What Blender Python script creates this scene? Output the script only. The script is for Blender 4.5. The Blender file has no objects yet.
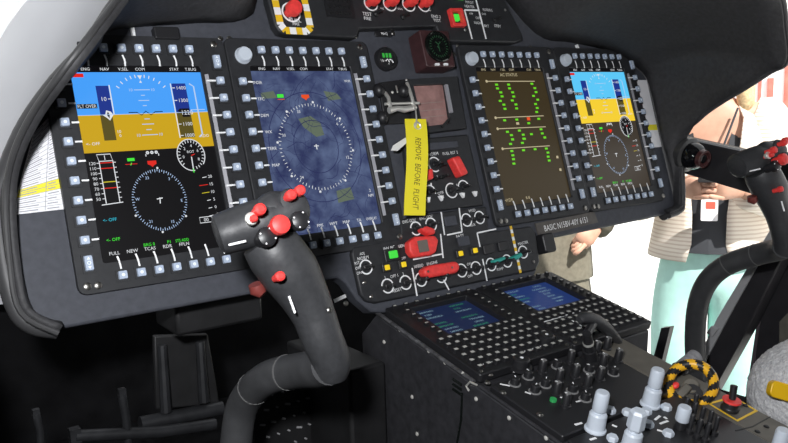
import bpy, math, random
from math import sin, cos, pi, radians as rad
from mathutils import Vector, Matrix
random.seed(7)
S = bpy.context.scene
C = S.collection

# ------------------------------------------------------------------ frames
# world: X right, Y forward, Z up; origin at the top middle of the instrument panel, metres
TH = rad(17)                                   # lean of the panel
F = 760.0                                      # focal length in pixels of a 788 px wide frame
Rm = Matrix(((0.80648, 0.20247, -0.55552), (-0.11313, 0.97502, 0.19113), (0.58034, -0.09129, 0.80924)))
Cp = Vector((-0.30603, 0.43624, -1.08776))     # camera in panel axes (right, down, into)
M = Matrix(((1, 0, 0), (0, -sin(TH), cos(TH)), (0, -cos(TH), -sin(TH))))
CW = M @ (Cp - Vector((.605, 0, 0)))
def wdir(px, py): return M @ (Rm.transposed() @ Vector(((px-394)/F, (py-221.5)/F, 1)))
def onplane(px, py, p0, n):
    d = wdir(px, py); return CW + d*(n.dot(Vector(p0)-CW)/n.dot(d))
def onX(px, py, v): return onplane(px, py, (v, 0, 0), Vector((1, 0, 0)))
def onY(px, py, v): return onplane(px, py, (0, v, 0), Vector((0, 1, 0)))
def onZ(px, py, v): return onplane(px, py, (0, 0, v), Vector((0, 0, 1)))
PM = Matrix.Rotation(pi/2-TH, 4, 'X')          # panel frame: x right, y up the panel, z towards the pilot
PMi = PM.inverted()
def P(px, py, h=0.0):                          # photo point -> panel frame at height h above the panel
    n = (PM.to_3x3() @ Vector((0, 0, 1)))
    return PMi @ onplane(px, py, n*h, n)
def pp(x, y, z=0.0):                           # panel coordinates (right, down, into) -> world
    return M @ (Vector((x, y, z)) - Vector((.605, 0, 0)))
SL = math.atan(.053/.24)
KM = Matrix.Translation((0, -.12, -.452)) @ Matrix.Rotation(SL, 4, 'X')   # pedestal top frame: x right, y forward, z up
KMi = KM.inverted()
def K(px, py, h=0.0):
    n = KM.to_3x3() @ Vector((0, 0, 1)); return KMi @ onplane(px, py, KM.translation + n*h, n)

# ------------------------------------------------------------------ materials
MATS = {}
def mat(name, col, rough=.5, metal=0., emit=None, es=1., noise=0., bump=0., nscale=60., spec=.5):
    m = bpy.data.materials.new(name); m.use_nodes = True
    nt = m.node_tree; b = nt.nodes['Principled BSDF']
    b.inputs['Base Color'].default_value = (*col, 1); b.inputs['Roughness'].default_value = rough
    b.inputs['Metallic'].default_value = metal; b.inputs['Specular IOR Level'].default_value = spec
    if emit: b.inputs['Emission Color'].default_value = (*emit, 1); b.inputs['Emission Strength'].default_value = es
    if noise or bump:
        tc = nt.nodes.new('ShaderNodeTexCoord'); n = nt.nodes.new('ShaderNodeTexNoise')
        n.inputs['Scale'].default_value = nscale; n.inputs['Detail'].default_value = 5
        nt.links.new(tc.outputs['Object'], n.inputs['Vector'])
        if noise:
            r = nt.nodes.new('ShaderNodeValToRGB')
            r.color_ramp.elements[0].color = (*[c*(1-noise) for c in col], 1); r.color_ramp.elements[1].color = (*[min(1, c*(1+noise)) for c in col], 1)
            r.color_ramp.elements[0].position = .3; r.color_ramp.elements[1].position = .7
            nt.links.new(n.outputs['Fac'], r.inputs['Fac']); nt.links.new(r.outputs['Color'], b.inputs['Base Color'])
        if bump:
            bp = nt.nodes.new('ShaderNodeBump'); bp.inputs['Strength'].default_value = bump; bp.inputs['Distance'].default_value = .002
            nt.links.new(n.outputs['Fac'], bp.inputs['Height']); nt.links.new(bp.outputs['Normal'], b.inputs['Normal'])
    MATS[name] = m; return m
def lin(r, g, b): return tuple(((v/255)/12.92 if v/255 <= .04045 else ((v/255+.055)/1.055)**2.4) for v in (r, g, b))
def em(name, rgb, k=1.): return mat(name, (0.004, .004, .004), .35, emit=lin(*rgb), es=k, spec=.25)

panel_m = mat('panel_paint', (.062, .066, .080), .62, noise=.12, bump=.12, nscale=90, spec=.3)
rim_m = mat('rim_paint', (.050, .050, .052), .5, noise=.1, nscale=40)
hood_m = mat('hood_leather', (.042, .042, .045), .6, noise=.18, bump=.5, nscale=120, spec=.35)
bezel_m = mat('bezel_black', (.026, .027, .030), .5, noise=.15, nscale=80, spec=.35)
strip_m = mat('lit_bezel_edge', (.30, .30, .33), .5)  # pale grey paints the inner bezel edge as if caught by the flash
black_m = mat('black_plastic', (.016, .016, .018), .42)
dark_m = mat('dark_metal', (.012, .012, .013), .55, noise=.3, nscale=30)
pedestal_m = mat('pedestal_paint', (.030, .030, .034), .5, noise=.25, bump=.2, nscale=70)
key_m = mat('soft_key_cap', (.44, .52, .66), .45)
keydot_m = mat('soft_key_mark', (.86, .92, .98), .4)
white_m = mat('white_legend', (.92, .93, .94), .6)
grey_m = mat('grey_knob', (.60, .66, .74), .4, noise=.04, nscale=50)
red_m = mat('red_plastic', (.86, .055, .05), .5, noise=.12, nscale=150)
yellow_m = mat('yellow_paint', (.86, .55, .02), .5)
tagy_m = mat('tag_yellow', (.95, .82, .03), .5)
strap_m = mat('white_strap', (.85, .85, .83), .7)
teal_m = mat('teal_plastic', (.03, .36, .30), .45)
silver_m = mat('bright_metal', (.86, .85, .80), .38, .65)
steel_m = mat('screw_metal', (.33, .32, .30), .35, 1.)
brown_m = mat('maroon_housing', (.055, .022, .024), .45, noise=.2, nscale=60)
dial_m = mat('dial_black', (.006, .008, .007), .12)
stby_m = mat('standby_reflection', (.34, .19, .175), .3, noise=.25, nscale=60)  # dark screen; its pinkish reflection is put into the base colour
plate_m = mat('name_plate', (.085, .075, .068), .5, noise=.2, nscale=60)
grip_m = mat('grip_rubber', (.036, .037, .040), .48, noise=.15, bump=.15, nscale=150)
shaft_m = mat('shaft_paint', (.050, .051, .054), .5, noise=.15, nscale=50)
tan_m = mat('olive_panel', (.125, .115, .095), .6, noise=.15, nscale=40)
stripe_y = mat('handle_yellow', (.90, .48, .02), .4)
fleece_m = mat('sheepskin', (.80, .80, .84), .95, noise=.25, bump=1., nscale=220, spec=.1)
buckle_m = mat('yellow_buckle', (.95, .56, .01), .4)
paper_m = mat('paper_white', (.90, .90, .93), .7, noise=.03, nscale=20)
ink_m = mat('ink_grey', (.36, .36, .40), .7)
hil_m = mat('highlighter', (.90, .82, .04), .7)
post_m = mat('door_frame_black', (.022, .021, .024), .45, noise=.2, nscale=30)
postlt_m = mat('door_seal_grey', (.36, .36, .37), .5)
pillar_m = mat('windshield_post_paint', (.62, .63, .66), .6, noise=.06, nscale=6)
floor_m = mat('floor_dark', (.010, .010, .011), .85, spec=.1, noise=.3, nscale=20)
ground_m = mat('concrete_apron', (.80, .80, .78), .9, noise=.06, nscale=3)
wall_m = mat('hangar_white', (.85, .85, .85), .9, noise=.04, nscale=2)
brick_m = mat('pale_brick', (.50, .14, .11), .9, noise=.2, nscale=8)
skin_m = mat('skin', (.60, .34, .24), .55, noise=.08, nscale=40)
hair_m = mat('blond_hair', (.62, .46, .26), .6, noise=.3, nscale=120)
teaL_m = mat('mint_trousers', (.42, .70, .64), .85, noise=.06, bump=.3, nscale=30)
khaki_m = mat('khaki_cloth', (.16, .145, .11), .9, noise=.15, bump=.4, nscale=60)
shirt_m = mat('dark_shirt', (.035, .038, .045), .85)
navy_m = mat('navy_cloth', (.04, .045, .07), .9)
shoe_m = mat('shoe_leather', (.05, .04, .035), .5)
eye_m = mat('eye_white', (.8, .8, .78), .3)
mint_red = mat('badge_red', (.75, .12, .08), .5)
glass_m = mat('vent_gloss', (.006, .006, .007), .06)
# striped cardigan
card_m = mat('cardigan_knit', (.80, .73, .64), .9)
nt = card_m.node_tree; b = nt.nodes['Principled BSDF']
tc = nt.nodes.new('ShaderNodeTexCoord'); w = nt.nodes.new('ShaderNodeTexWave'); w.bands_direction = 'Z'
w.inputs['Scale'].default_value = 24; w.inputs['Distortion'].default_value = .8
r = nt.nodes.new('ShaderNodeValToRGB'); r.color_ramp.elements[0].color = (.66, .56, .47, 1); r.color_ramp.elements[1].color = (.84, .77, .68, 1)
r.color_ramp.elements[0].position = .1; r.color_ramp.elements[1].position = .45
nt.links.new(tc.outputs['Object'], w.inputs['Vector']); nt.links.new(w.outputs['Fac'], r.inputs['Fac']); nt.links.new(r.outputs['Color'], b.inputs['Base Color'])
# screens (they give off light)
sc_black = em('screen_black', (12, 11, 14)); sc_sky = em('screen_sky', (72, 160, 250)); sc_sky2 = em('screen_sky_bright', (92, 200, 248))
sc_gnd = em('screen_ground', (203, 163, 24)); sc_gnd2 = em('screen_ground_bright', (246, 208, 52)); sc_brn = em('screen_reflection_brown', (62, 54, 45))  # brown emission paints the outside reflected in the black of the rightmost screen
sc_navy = em('screen_tape_blue', (28, 52, 140)); sc_olive = em('screen_tape_olive', (88, 78, 30)); sc_w = em('screen_white', (225, 228, 232)); sc_wd = em('screen_soft_white', (180, 205, 240))
sc_red = em('screen_red', (225, 40, 30)); sc_g = em('screen_green', (70, 235, 60)); sc_cy = em('screen_cyan', (50, 190, 215)); sc_y = em('screen_yellow', (205, 190, 40))
sc_mfd = em('screen_mfd_brown', (58, 48, 29)); sc_lg = em('screen_line_tan', (190, 178, 145)); sc_lime = em('screen_lime', (105, 215, 35)); sc_or = em('screen_orange', (232, 80, 35))  # MFD brown has the reflection on the dark screen mixed into its emission
sc_cdu = em('screen_cdu_blue', (22, 34, 66)); sc_cdu2 = em('screen_cdu_bright_blue', (32, 52, 104)); sc_ct = em('screen_cdu_cyan', (120, 150, 160)); sc_cg = em('screen_cdu_green', (48, 130, 90))
sc_ind = em('map_ink', (36, 40, 84)); sc_patch = em('map_olive', (96, 108, 92))
lamp_g = em('lamp_green', (70, 225, 70)); lamp_y = em('lamp_amber', (240, 205, 30))
dim_g = em('dial_green', (40, 130, 50)); dim_g2 = em('dial_dark_green', (30, 62, 40))
sc_map = em('screen_map', (72, 84, 122))
nt = sc_map.node_tree; b = nt.nodes['Principled BSDF']; tc = nt.nodes.new('ShaderNodeTexCoord'); n = nt.nodes.new('ShaderNodeTexNoise')
n.inputs['Scale'].default_value = 38; n.inputs['Detail'].default_value = 8; r = nt.nodes.new('ShaderNodeValToRGB')
r.color_ramp.elements[0].color = (*lin(46, 54, 92), 1); r.color_ramp.elements[1].color = (*lin(88, 102, 136), 1); r.color_ramp.elements[0].position = .35; r.color_ramp.elements[1].position = .68
nt.links.new(tc.outputs['Object'], n.inputs['Vector']); nt.links.new(n.outputs['Fac'], r.inputs['Fac']); nt.links.new(r.outputs['Color'], b.inputs['Emission Color'])

# ------------------------------------------------------------------ mesh builder
TXT = {}
def text_mesh(s):
    if s in TXT: return TXT[s]
    cu = bpy.data.curves.new('t', 'FONT'); cu.body = s; cu.resolution_u = 2
    o = bpy.data.objects.new('t', cu); C.objects.link(o)
    dg = bpy.context.evaluated_depsgraph_get(); me = o.evaluated_get(dg).to_mesh()
    vs = [v.co.copy() for v in me.vertices]; fs = [tuple(p.vertices) for p in me.polygons]
    o.evaluated_get(dg).to_mesh_clear(); bpy.data.objects.remove(o); bpy.data.curves.remove(cu)
    x0 = min(v.x for v in vs); x1 = max(v.x for v in vs); y0 = min(v.y for v in vs); y1 = max(v.y for v in vs)
    h = y1-y0 or 1
    vs = [Vector(((v.x-(x0+x1)/2)/h, (v.y-(y0+y1)/2)/h, 0)) for v in vs]
    TXT[s] = (vs, fs, (x1-x0)/h); return TXT[s]
def rrect(x0, x1, y0, y1, r, n=5):
    out = []
    for cx, cy, a in ((x1-r, y1-r, 0), (x0+r, y1-r, 90), (x0+r, y0+r, 180), (x1-r, y0+r, 270)):
        for i in range(n+1):
            t = rad(a+90*i/n); out.append((cx+r*cos(t), cy+r*sin(t)))
    return out
class MB:
    def __init__(s): s.v = []; s.f = []; s.m = []; s.T = Matrix()
    def add(s, vs, fs, mi=0):
        o = len(s.v); s.v += [s.T @ Vector(v) for v in vs]
        s.f += [tuple(i+o for i in f) for f in fs]; s.m += [mi]*len(fs); return s
    def box(s, x0, x1, y0, y1, z0, z1, mi=0):
        vs = [(x, y, z) for z in (z0, z1) for y in (y0, y1) for x in (x0, x1)]
        return s.add(vs, [(0, 2, 3, 1), (4, 5, 7, 6), (0, 1, 5, 4), (2, 6, 7, 3), (0, 4, 6, 2), (1, 3, 7, 5)], mi)
    def prism(s, poly, z0, z1, mi=0, top=None):
        n = len(poly); q = top or poly
        ar = sum(poly[i][0]*poly[(i+1) % n][1]-poly[(i+1) % n][0]*poly[i][1] for i in range(n))
        if ar < 0: poly = poly[::-1]; q = q[::-1]
        vs = [(p[0], p[1], z0) for p in poly]+[(p[0], p[1], z1) for p in q]
        return s.add(vs, [tuple(range(n-1, -1, -1)), tuple(range(n, 2*n))]+[(i, (i+1) % n, n+(i+1) % n, n+i) for i in range(n)], mi)
    def frame(s, outer, inner, z0, z1, mi=0):
        n = len(outer); vs = [(*p, z0) for p in outer]+[(*p, z1) for p in outer]+[(*p, z1) for p in inner]+[(*p, z0) for p in inner]; fs = []
        for i in range(n):
            j = (i+1) % n
            for a, b_ in ((0, 1), (1, 2), (2, 3), (3, 0)): fs.append((a*n+i, a*n+j, b_*n+j, b_*n+i))
        return s.add(vs, fs, mi)
    def lathe(s, prof, n=20, mi=0, cap=True):
        vs = []; fs = []
        for r_, z in prof: vs += [(r_*cos(2*pi*i/n), r_*sin(2*pi*i/n), z) for i in range(n)]
        for k in range(len(prof)-1):
            for i in range(n): j = (i+1) % n; fs.append((k*n+i, k*n+j, (k+1)*n+j, (k+1)*n+i))
        if cap: fs.append(tuple(range(n-1, -1, -1))); fs.append(tuple((len(prof)-1)*n+i for i in range(n)))
        return s.add(vs, fs, mi)
    def at(s, v, rot=None):
        s.T = Matrix.Translation(Vector(v)) @ (rot.to_4x4() if rot else Matrix()); return s
    def tube(s, path, r, n=16, mi=0, cap=True, flat=1., up=None):
        path = [Vector(p) for p in path]; N = len(path); rs = r if isinstance(r, (list, tuple)) else [r]*N
        vs = []; fs = []; u = None
        for i, p in enumerate(path):
            t = (path[min(i+1, N-1)]-path[max(i-1, 0)]).normalized()
            if u is None:
                u = Vector(up) if up else (Vector((0, 0, 1)) if abs(t.z) < .9 else Vector((0, 1, 0)))
            u = (u-t*u.dot(t)).normalized(); w_ = t.cross(u)
            vs += [p+u*(rs[i]*cos(2*pi*k/n))*flat+w_*(rs[i]*sin(2*pi*k/n)) for k in range(n)]
        for i in range(N-1):
            for k in range(n): j = (k+1) % n; fs.append((i*n+k, i*n+j, (i+1)*n+j, (i+1)*n+k))
        if cap: fs.append(tuple(range(n-1, -1, -1))); fs.append(tuple((N-1)*n+k for k in range(n)))
        return s.add(vs, fs, mi)
    def sphere(s, c_, r, n=16, m=10, mi=0):
        rx, ry, rz = r if isinstance(r, (list, tuple)) else (r, r, r); c_ = Vector(c_); vs = [c_+Vector((0, 0, rz))]; fs = []
        for i in range(1, m):
            a = pi*i/m; vs += [c_+Vector((rx*sin(a)*cos(2*pi*k/n), ry*sin(a)*sin(2*pi*k/n), rz*cos(a))) for k in range(n)]
        vs.append(c_-Vector((0, 0, rz)))
        for k in range(n): fs.append((0, 1+k, 1+(k+1) % n)); fs.append((len(vs)-1, 1+(m-2)*n+(k+1) % n, 1+(m-2)*n+k))
        for i in range(m-2):
            for k in range(n): j = (k+1) % n; fs.append((1+i*n+k, 1+(i+1)*n+k, 1+(i+1)*n+j, 1+i*n+j))
        return s.add(vs, fs, mi)
    def line(s, pts, w_, z0, z1, mi=0, closed=False):
        pts = [Vector(p[:2]) for p in pts]; N = len(pts); L = []; R_ = []
        for i, p in enumerate(pts):
            if closed: t = pts[(i+1) % N]-pts[i-1]
            else: t = pts[min(i+1, N-1)]-pts[max(i-1, 0)]
            t.normalize(); q = Vector((-t.y, t.x))*w_/2; L.append(p+q); R_.append(p-q)
        vs = [(*p, z) for z in (z0, z1) for p in (L+R_)]; fs = []; M2 = 2*N
        for i in range(N if closed else N-1):
            j = (i+1) % N
            fs += [(M2+i, M2+N+i, M2+N+j, M2+j), (i, j, N+j, N+i), (i, M2+i, M2+j, j), (N+i, N+j, M2+N+j, M2+N+i)]
        if not closed: fs += [(0, N, M2+N, M2), (N-1, M2+N-1, M2+2*N-1, 2*N-1)]
        return s.add(vs, fs, mi)
    def arc(s, c_, r, w_, z0, z1, a0=0, a1=360, mi=0, n=28, ry=None):
        ry = ry or r; full = abs(a1-a0) >= 360; k = n if full else n+1
        return s.line([(c_[0]+r*cos(rad(a0+(a1-a0)*i/n)), c_[1]+ry*sin(rad(a0+(a1-a0)*i/n))) for i in range(k)], w_, z0, z1, mi, full)
    def text(s, st, h, x, y, z, mi=0, rot=0, sx=1., shear=0., maxw=None):
        vs, fs, wd = text_mesh(st); k = h*sx
        if maxw and wd*k > maxw: k = maxw/wd
        c_, q = cos(rot), sin(rot)
        return s.add([(x+c_*v.x*k-q*v.y*h, y+q*v.x*k+c_*v.y*h, z) for v in vs], fs, mi)
    def rect(s, x0, y0, x1, y1, z, mi=0): return s.add([(x0, y0, z), (x1, y0, z), (x1, y1, z), (x0, y1, z)], [(0, 1, 2, 3)], mi)
    def build(s, name, mats, parent=None, bevel=0., seg=2, loc=None, sub=0, sharp=35):
        me = bpy.data.meshes.new(name); me.from_pydata([tuple(v) for v in s.v], [], s.f)
        for m_ in (mats if isinstance(mats, (list, tuple)) else [mats]): me.materials.append(m_)
        for p, mi in zip(me.polygons, s.m): p.material_index = mi; p.use_smooth = True
        me.update(); me.set_sharp_from_angle(angle=rad(sharp))
        o = bpy.data.objects.new(name, me); C.objects.link(o)
        if parent: o.parent = parent
        if loc is not None: o.location = loc
        if bevel:
            m_ = o.modifiers.new('bevel', 'BEVEL'); m_.width = bevel; m_.segments = seg; m_.limit_method = 'ANGLE'; m_.angle_limit = rad(40)
        if sub: m_ = o.modifiers.new('sub', 'SUBSURF'); m_.levels = sub; m_.render_levels = sub
        return o
def tag(o, label=None, cat=None, group=None, kind=None):
    if label: o['label'] = label
    if cat: o['category'] = cat
    if group: o['group'] = group
    if kind: o['kind'] = kind
    return o
def thing(name, label, cat, mtx, group=None):
    o = bpy.data.objects.new(name, None); o.empty_display_size = .05; C.objects.link(o)
    o.location = mtx.to_translation(); o.rotation_euler = mtx.to_euler()
    return tag(o, label, cat, group)
def pm(x, y, h=0): return PM @ Matrix.Translation((x, y, h))
def km(x, y, h=0): return KM @ Matrix.Translation((x, y, h))
def clone(src, parent, loc):
    o = src.copy(); C.objects.link(o); o.parent = parent; o.location = loc
    for ch in list(src.children):
        k = ch.copy(); C.objects.link(k); k.parent = o
    return o
def copy_tree(o, parent=None):
    k = o.copy(); C.objects.link(k)
    if parent: k.parent = parent
    for ch in list(o.children): copy_tree(ch, k)
    return k
def smooth(pts, n=6):
    pts = [Vector(p) for p in pts]; out = []
    for i in range(len(pts)-1):
        p0 = pts[max(i-1, 0)]; p1 = pts[i]; p2 = pts[i+1]; p3 = pts[min(i+2, len(pts)-1)]
        for k in range(n):
            t = k/n; out.append(.5*((2*p1)+(p2-p0)*t+(2*p0-5*p1+4*p2-p3)*t*t+(3*p1-p0-3*p2+p3)*t**3))
    out.append(pts[-1]); return out
def axis_rot(d):                                   # rotation taking +z to direction d
    return Vector((0, 0, 1)).rotation_difference(Vector(d).normalized()).to_matrix()

# ------------------------------------------------------------------ camera, light, world
cam = bpy.data.cameras.new('camera'); camo = bpy.data.objects.new('camera', cam); C.objects.link(camo)
cam.sensor_width = 36; cam.sensor_fit = 'HORIZONTAL'; cam.lens = F/788*36; cam.clip_start = .02; cam.clip_end = 400
Q = (M @ Rm.transposed())                       # columns: camera right, down, forward in world
cr, cd, cf = Q.col[0].copy(), Q.col[1].copy(), Q.col[2].copy()
mw = Matrix((cr, -cd, -cf)).transposed().to_4x4(); mw.translation = CW
camo.matrix_world = mw; S.camera = camo
S.view_settings.view_transform = 'Standard'; S.view_settings.look = 'None'; S.view_settings.exposure = 0; S.view_settings.gamma = 1
S.view_settings.use_curve_mapping = False
W = bpy.data.worlds.new('world'); S.world = W; W.use_nodes = True
W.node_tree.nodes['Background'].inputs['Color'].default_value = (.96, .98, 1, 1); W.node_tree.nodes['Background'].inputs['Strength'].default_value = 1.05
def light(name, kind, loc, e, **kw):
    l = bpy.data.lights.new(name, kind); l.energy = e
    for k_, v in kw.items(): setattr(l, k_, v)
    o = bpy.data.objects.new(name, l); C.objects.link(o); o.location = loc; return o
fl = light('camera_flash', 'AREA', CW + cr*-.10 - cd*.13, 16, shape='DISK', size=.07, color=(.97, .98, 1))
fl.rotation_euler = mw.to_euler()
su = light('sun', 'SUN', (0, -5, 6), 7.5, angle=rad(.6), color=(1, .97, .92))
su.rotation_euler = Vector((.15, .65, -.74)).to_track_quat('-Z', 'Y').to_euler()

# ------------------------------------------------------------------ setting
G = -1.55
MB().box(-30, 30, -30, 30, G-.05, G).build('ground', ground_m); tag(bpy.data.objects['ground'], kind='structure')
tag(MB().box(-1.4, .82, -2.4, .62, -.86, -.83).build('floor', floor_m), kind='structure')
tag(MB().box(-.82, .82, .62, .66, -.86, .05).build('wall_front', floor_m), kind='structure')
tag(MB().box(-.86, -.82, -.25, .66, -.86, -.33).build('wall_left', floor_m), kind='structure')
tag(MB().box(-1.4, .85, -2.4, -.05, .62, .68).build('ceiling', floor_m), kind='structure')
tag(MB().box(-1.40, -1.34, -2.4, .2, -.86, .62).build('sky_block_left', floor_m), kind='structure')  # unseen, added across the open left door side to cut sky light
tag(MB().box(-1.4, .85, -2.46, -2.4, -.86, .68).build('wall_back', floor_m), kind='structure')  # unseen, added to keep sky light from entering at the rear
tag(MB().box(.80, .86, -2.4, -.95, -.86, .62).build('wall_right', floor_m), kind='structure')
# ------------------------------------------------------------------ instrument panel
outl = [(-.095, .393), (-.124, .381), (-.140, .355), (-.146, .294), (-.141, .213), (-.123, .167), (-.089, .106), (-.042, .047), (.007, -.003), (.05, -.06), (.09, -.12), (.10, -.22)]
def pxy(px, py): v = P(px, py); return (v.x+.605, -v.y)
right = [(1.11, -.22), (1.12, -.10)] + [pxy(*q) for q in ((606, 47), (626, 54), (641, 65), (651, 77), (659, 106), (666, 140), (674, 174), (679, 198), (678, 209), (668, 214))]
poly = outl + right + [(.83, .393), (.815, .40), (.808, .425), (.802, .45), (.785, .466), (.76, .468), (.43, .468), (.395, .46), (.372, .435), (.358, .405), (.345, .393)]
panel = thing('instrument_panel', 'dark grey instrument panel spanning the cockpit behind the four displays', 'instrument panel', pm(0, -.40, -.008))
pl = lambda x, y: (x-.605, .40-y)
MB().prism([pl(*q) for q in poly], -.03, 0).build('panel_face', panel_m, panel, .004)
# rolled rims along both outer edges
for nm, o_ in (('edge_rim', outl), ('edge_rim', right[2:][::-1])):
    pth = smooth([(*pl(*q), -.006) for q in o_], 4)
    MB().tube(pth, .013, 12).build(nm, rim_m, panel)
# screws & small fittings on the face
sc = MB().lathe([(.0045, 0), (.0045, .002), (.003, .0032)], 12).build('screw', steel_m, panel)
sc.location = (P(231, 37)[0], P(231, 37)[1]+.40, .0)
for q in ((222, 37), (357, 35), (359, 49), (460, 45), (456, 53), (533, 46), (554, 57), (401, 81), (407, 83), (348, 303), (395, 32)):
    v = P(*q); clone(sc, panel, (v.x, v.y+.40, 0))
v = P(166, 34); MB().prism(rrect(-.020, .020, -.010, .010, .003), 0, .014).build('hood_catch', black_m, panel, .002).location = (v.x, v.y+.4, 0)
a = P(133, 27); b_ = P(136, 40); c_ = P(156, 40)
MB().line([(q.x, q.y+.4) for q in (a, b_, c_)], .005, 0, .006).build('corner_mark', white_m, panel)
a = P(578, 44); b_ = P(581, 51); c_ = P(590, 51)
MB().line([(q.x, q.y+.4) for q in (a, b_, c_)], .005, 0, .006).build('corner_mark', white_m, panel)
a, b_, c_, d = [P(*q) for q in ((537, 223), (596, 211), (600, 222), (541, 236))]
o = MB().prism([(q.x, q.y+.4) for q in (a, b_, c_, d)], 0, .003); np_ = o.build('name_plate', plate_m, panel); tag(np_, 'brown placard with white lettering')
v = P(568, 223.5); ang = math.atan2(P(590, 219).y-P(548, 228).y, P(590, 219).x-P(548, 228).x)
MB().text('BASIC N15BV-40Y 6151', .0125, v.x, v.y+.4, .0034, rot=ang, maxw=.135).build('plate_lettering', white_m, np_)
v = P(342, 297); MB().line([(v.x-.012, v.y+.396), (v.x+.012, v.y+.401)], .006, 0, .001).build('corner_mark', white_m, panel)
v = P(543, 244, -.008); MB().prism(rrect(-.02, .012, -.02, .02, .006), -.02, .02).build('edge_bracket', black_m, panel, .003).location = (v.x+.004, v.y+.4, 0)
# worn patch
# ------------------------------------------------------------------ glareshield
A_ = [pxy(*q) for q in ((668, 214), (678, 209), (679, 198), (674, 174), (666, 140), (659, 106), (651, 77), (641, 65), (626, 54), (606, 45), (570, 37), (536, 29))] + [(.82, -.19), (.605, -.20)]
def panc(px, py, z):                                # photo point -> panel coordinates at depth z
    v = P(px, py, -z); return (v.x+.605, -v.y, z)
ER = [panc(669, 216, -.010), panc(680, 211, -.012), panc(683, 200, -.014), panc(683, 140, -.03), panc(700, 118, -.095), panc(720, 103, -.155), panc(745, 88, -.23), panc(770, 72, -.29), panc(788, 60, -.335), panc(786, 25, -.37), panc(778, -10, -.40), (1.05, -.03, -.41), (.85, -.055, -.412), (.605, -.06, -.412)]
EL = [(-.10, .399, -.012), (-.140, .364, -.014), panc(10, 262, -.02), panc(6, 198, -.035), panc(13, 155, -.07), panc(32, 114, -.12), panc(58, 77, -.18), panc(80, 48, -.20), panc(99, 23, -.19), panc(118, -2, -.17), panc(140, -34, -.17), (.16, -.15, -.24), (.36, -.06, -.412), (.605, -.06, -.412)]
AL = [(-.095, .395), (-.124, .381), (-.140, .355), (-.146, .294), (-.141, .213), (-.123, .167), (-.089, .106), (-.042, .047), (.007, -.003), (.040, -.040), (.17, -.056), (.27, -.07), (.31, -.19), (.605, -.20)]
As = smooth([(x, y, .004) for x, y in A_], 5)[:-1] + smooth([(x, y, .004) for x, y in AL], 5)[::-1]
Es = smooth(ER, 5)[:-1] + smooth(EL, 5)[::-1]
gs = thing('glareshield', 'black padded glareshield hood arching over the instrument panel', 'glareshield', Matrix.Translation(pp(.605, -.2, 0)))
base = pp(.605, -.2, 0); NS = 10; vs = []; fs = []; n_ = len(As)
for i in range(n_):
    span = (Es[i]-As[i]).length; up = min(1, span/.3)
    for k in range(NS+1):
        t = k/NS; q = As[i].lerp(Es[i], t); q.y -= (.045 if i < n_//2+12 else .010)*up*sin(pi*t)
        vs.append(pp(*q)-base)
for i in range(n_-1):
    for k in range(NS): fs.append((i*(NS+1)+k, i*(NS+1)+k+1, (i+1)*(NS+1)+k+1, (i+1)*(NS+1)+k))
hb = MB(); hb.add(vs, fs); hood = hb.build('hood_shell', hood_m, gs, sharp=80)
m_ = hood.modifiers.new('solid', 'SOLIDIFY'); m_.thickness = .012; m_.offset = 1
MB().tube([pp(*q)-base for q in Es], [.006 if i < len(Es)//2 else .0042 for i in range(len(Es))], 10).build('edge_trim', rim_m, gs)

# ------------------------------------------------------------------ displays
def disp_xy(px, py, dx=0.0):                       # photo point on the panel -> display coordinates (right, down)
    v = P(px, py); return v.x+.605-dx, -v.y
LX = lambda x: x-.0775
LY = lambda y: .1655-y
KEYMESH = {}
TICKS = {'top': [(.0005, -.0095), (.0022, -.016), (.0026, -.020), (.0018, -.0268)], 'bottom': [(0, .0085), (-.0004, .014), (-.0012, .021), (-.0028, .0275)], 'left': [(.0078, 0), (.0195, 0)], 'right': [(-.0078, 0), (-.0230, 0)]}
def softkey(parent, x, y, side=None):
    tall = side is None
    if side not in KEYMESH:
        w_, h_ = (.0056, .0108) if tall else (.0062, .0060)
        b = MB(); b.prism(rrect(-w_-.003, w_+.003, -h_-.003, h_+.003, .002), 0, .0025, 0)
        b.prism(rrect(-w_, w_, -h_, h_, .0015), .0025, .0065, 1, rrect(-w_*.9, w_*.9, -h_*.92, h_*.92, .0015))
        if tall:
            for s_ in (-1, 1): b.prism([(0, s_*.0085), (-.0025, s_*.0045), (.0025, s_*.0045)], .0065, .0067, 2)
            b.arc((0, 0), .0022, .0011, .0065, .0067, mi=2, n=10)
        else: b.arc((0, 0), .0014, .0022, .0065, .0067, mi=2, n=10)
        o = b.build('soft_key', [bezel_m, key_m, keydot_m], parent); KEYMESH[side] = o; o.location = (LX(x), LY(y), .0095)
        if side: MB().line(TICKS[side], .0025, .0003, .0036 if side == 'right' else .0011).build('legend_tick', white_m, o)
        return
    clone(KEYMESH[side], parent, (LX(x), LY(y), .0095))
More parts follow.
